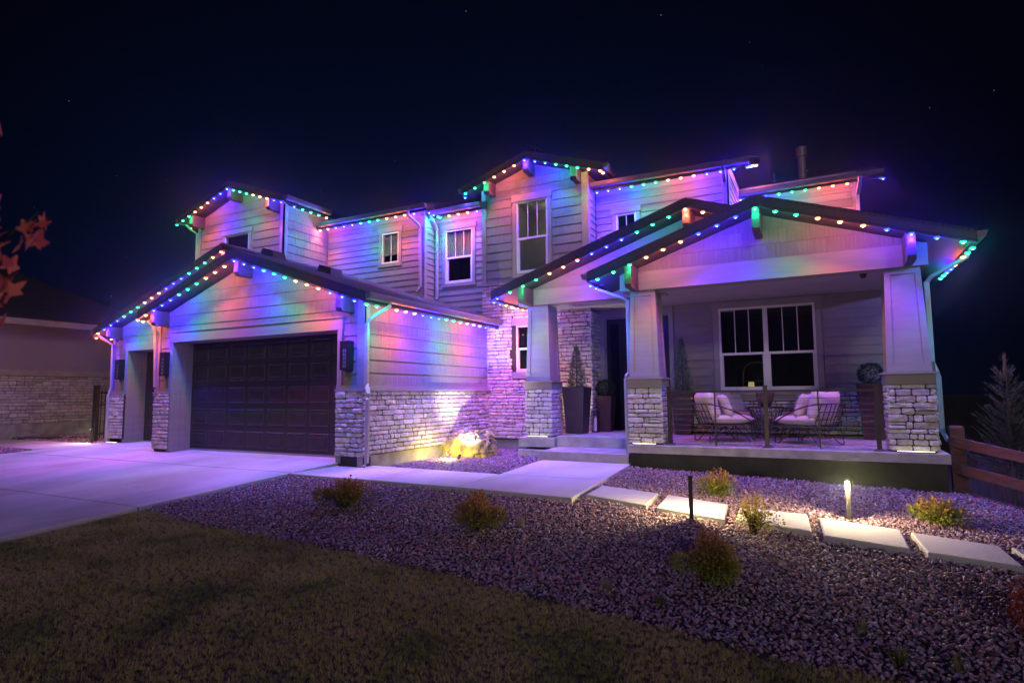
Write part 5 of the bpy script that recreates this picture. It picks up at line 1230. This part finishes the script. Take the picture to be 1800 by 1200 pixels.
for i in range(1500):
    x = 1.9 + r.random() * 4; y = 11.0 - (x - 1.77) * .6 + r.random() * 2.2; z = tz(x, y) - .25; h = r.uniform(.3, .85); a = r.uniform(0, math.tau); w = .003
    mb.add([(x - w, y, z), (x + w, y, z), (x + .12 * h * math.cos(a), y + .12 * h * math.sin(a), z + h)], [(0, 1, 2)])
me = mb.mesh('dry_grass', recalc=False); tag(link('dry_grass', me, 'dry_weed'), 'tall dry grass behind the wooden fence', kind='stuff')

def juniper(label, x, y, z, h, w, seed):
    r = random.Random(seed); T = Thing('juniper_tree', label, 'tree', (x, y, z)); q = MB(); q.tube([(x, y, z - .3), (x, y, z + h * .5), (x + .02, y, z + h * .95)], .04, 6, rr=[.05, .025, .005]); T.part('trunk', q, 'bark')
    fo = MB(); br = MB()
    for i in range(230):
        t = r.random() ** 1.2 * .96; a = r.uniform(0, math.tau); ln = w / 2 * (1 - t) ** .75 * r.uniform(.6, 1.15) + .05; p0 = Vector((x, y, z + t * h * .93)); d = Vector((math.cos(a), math.sin(a), r.uniform(.55, 1.1))).normalized()
        p1 = p0 + d * ln * 1.15; mid = (p0 + p1) / 2 + Vector((0, 0, -.04)); br.tube([p0, mid, p1], .004, 3, rr=[.006, .004, .0015])
        for k in range(26):
            s = r.random() ** .7; p = p0.lerp(mid, s * 2) if s < .5 else mid.lerp(p1, s * 2 - 1); e = (d + Vector((r.gauss(0, .45), r.gauss(0, .45), r.gauss(.25, .3)))).normalized(); l = r.uniform(.03, .085); sd = e.cross(Vector((r.gauss(0, 1), r.gauss(0, 1), r.gauss(0, 1)))).normalized() * .0035
            fo.add([p - sd, p + sd, p + e * l], [(0, 1, 2)])
    for k in range(120):
        p = Vector((x + r.gauss(0, .01), y + r.gauss(0, .01), z + h * r.uniform(.8, 1))); e = Vector((r.gauss(0, .3), r.gauss(0, .3), 1)).normalized(); fo.add([p - Vector((.004, 0, 0)), p + Vector((.004, 0, 0)), p + e * .09], [(0, 1, 2)])
    T.part('branches', br, 'bark'); T.part('crown', fo, 'juniper', recalc=False)
juniper('shaggy grey green juniper behind the wooden fence', 2.62, 12.0, -.35, 2.05, 1.3, 3)

# ================================================================== LEFT: NEIGHBOUR, GATE, PADS
xn = -21.6
NH = Thing('neighbor_house', 'dark single storey house beyond the driveway, stucco over a stone base', 'house', (xn, 8, .1))
wn = right(xn); q = MB(); wn.box(q, -2, 13.2, 1.86, 3.45, -.3, 0); NH.part('wall', q, 'neighbor_stucco')
q = MB(); wn.box(q, -2, 13.2, .40, 1.86, -.3, .02); P = NH.part('stone_base', q, 'grout')
lay = stone_rows(WF((xn + .02, 0, 0), (0, 1, 0), (1, 0, 0)), 7.3, 13.0, .42, 1.86, 33, hmin=.07, hmax=.13, lmin=.16, lmax=.5, joint=.011)
lay_stones(NH, P, lay[:300], 'neighbor_stone')
if len(lay) > 300: lay_stones(NH, P, lay[300:], loose=False)
q = MB(); wn.box(q, -2, 13.2, 1.86, 1.93, -.02, .10); wn.box(q, -2, 13.2, 1.93, 2.05, -.02, .05); NH.part('ledge', q, 'neighbor_trim')
q = MB(); wn.box(q, -2, 13.2, -.2, .42, -.2, .03); NH.part('foundation', q, 'curb_concrete')
q = MB(); q.slab([(-21.1, -2.5, 3.62), (-21.1, 13.6, 3.62), (-26.2, 9.5, 6.15), (-26.2, -2.5, 6.15)], -.08, 0); q.slab([(-21.1, 13.6, 3.62), (-31.3, 13.6, 3.62), (-26.2, 9.5, 6.15)], -.08, 0); q.slab([(-26.2, -2.5, 6.15), (-26.2, 9.5, 6.15), (-31.3, 13.6, 3.62), (-31.3, -2.5, 3.62)], -.08, 0); NH.part('roof', q, 'neighbor_shingle')
q = MB(); q.box(-21.16, -21.08, -2.5, 13.6, 3.38, 3.56); q.box(-31.3, -21.16, 13.52, 13.6, 3.38, 3.56); NH.part('fascia', q, 'neighbor_trim'); q = MB(); q.box(-21.58, -21.16, -2.5, 13.6, 3.38, 3.40); NH.part('soffit', q, 'neighbor_trim')
for y in (6.2, 12.2):
    q = MB(); q.box(-23.2, -22.95, y - .12, y + .12, 4.5, 4.72); NH.part('roof_vent', q, 'fascia')
q = MB(); q.box(-31, -21.9, -2, 13.2, -.2, 3.5); NH.part('wall', q, 'neighbor_stucco')
T = Thing('metal_gate', 'black picket gate between the driveway and the neighbouring house', 'gate', (-18.55, 9.75, -.05)); q = MB(); q.box(-18.64, -18.46, 9.70, 9.79, -.05, 1.54); T.part('post', q, 'black_metal')
for z in (.12, .95, 1.30): q = MB(); q.box(-18.57, -18.53, 9.79, 11.9, z, z + .04); T.part('rail', q, 'black_metal')
for k in range(19): q = MB(); y = 9.88 + k * .108; q.box(-18.56, -18.54, y - .01, y + .01, .0, 1.44); T.part('picket', q, 'black_metal')
for k, (x, y, lab) in enumerate([(-20.9, 8.98 + .2, 'nearest the left edge'), (-20.5, 9.55, 'between the other two'), (-20.2, 10.2, 'closest to the black gate')]):
    q = MB(); z = tz(x, y) + .02; q.lathe([(.27, z - .05), (.28, z + .02), (.26, z + .035), (.01, z + .037)], x, y, 14); tag(link('stepping_pad', q.mesh('stepping_pad'), 'flagstone'), 'round dark stepping pad in the side pebbles, ' + lab, 'paving slab', 'dark round pads in the side pebbles')

# ================================================================== MAPLE reaching in from the left, close to the camera
def maple_leaf_mesh(seed):
    r = random.Random(seed); pts = []; lobes = [(-2.25, .55), (-1.15, .85), (0, 1.0), (1.15, .85), (2.25, .55)]
    for i, (a, l) in enumerate(lobes):
        l *= r.uniform(.9, 1.1); pts += [(a - .30, l * .70), (a - .14, l * .86), (a, l), (a + .14, l * .86), (a + .30, l * .70)]
        if i < 4: pts.append((a + .56, .52))
    P = [(0, -.15, 0)] + [(s * math.sin(a), s * math.cos(a), .12 * abs(math.sin(a)) * s + .10 * s * s * math.sin(seed + a * 2)) for a, s in pts]
    vs = [(x * .036, y * .036, z * .036) for x, y, z in P] + [(0, 0, 0)]; n = len(P)
    me = bpy.data.meshes.new('leaf'); me.from_pydata(vs, [], [(n, i, (i + 1) % n) for i in range(n)]); return me
T = Thing('maple_tree', 'young maple with red and orange autumn leaves reaching in at the left edge', 'tree', (-3.15, .55, tz(-3.15, .55)))
z0 = tz(-3.15, .55); q = MB(); q.tube([(-3.15, .55, z0 - .1), (-3.13, .57, z0 + 1.2), (-3.16, .58, z0 + 2.4), (-3.12, .6, z0 + 3.4)], .04, 8, rr=[.05, .042, .03, .008]); T.part('trunk', q, 'bark')
LV = [maple_leaf_mesh(s) for s in range(5)]; r = random.Random(8)
for h0, tip, nl, sprd in ((1.35, (-2.20, .955, 1.765), 24, .062), (1.2, (-2.26, .935, 1.575), 16, .045), (1.9, (-2.36, .88, 2.12), 6, .04), (1.75, (-2.37, .89, 2.22), 3, .02), (1.0, (-2.36, .90, 1.23), 5, .03)):
    a = Vector((-3.13, .57, z0 + h0)); b = Vector(tip); m_ = (a + b) / 2 + Vector((0, 0, .08)); cv = curve([a, m_, b], 8); q = MB(); q.tube(cv, .006, 5, rr=list(np.linspace(.012, .0025, len(cv)))); br = T.part('branch', q, 'bark')
    for i in range(nl * 2):
        t = 1 - r.random() * .16 if i < nl else r.uniform(.45, .83); p = cv[min(len(cv) - 1, int(t * (len(cv) - 1)))].lerp(b, .3 if i < nl else 0) + Vector((r.gauss(0, sprd * .8), r.gauss(0, sprd * .8), r.gauss(-.02, sprd * .55)))
        T.put('leaf', LV[i % 5], 'maple_leaf', tuple(p), br, rot=(r.uniform(.6, 1.9), r.uniform(-.7, .7), r.uniform(-.9, .9)), scale=(r.uniform(1.0, 1.5),) * 3)
print('loose stones', LOOSE, 'gravel', len(GP))

# ================================================================== ADDED SCATTERING VOLUME: imitates lens glare round the lights
q = MB(); q.box(-34, 9, -6, 24, -3, 9.5); o = link('glare_haze', q.mesh('glare_haze'), None); o['kind'] = 'stuff'
def glare_haze_mat():
    m = bpy.data.materials.new('glare_haze'); m.use_nodes = True; nt = m.node_tree; nt.nodes.clear()
    ou = nt.nodes.new('ShaderNodeOutputMaterial'); v = nt.nodes.new('ShaderNodeVolumePrincipled')
    v.inputs['Density'].default_value = .0016; v.inputs['Anisotropy'].default_value = .95; v.inputs['Color'].default_value = (.72, .86, 1, 1)
    nt.links.new(v.outputs[0], ou.inputs['Volume']); return m
o.data.materials.append(glare_haze_mat())
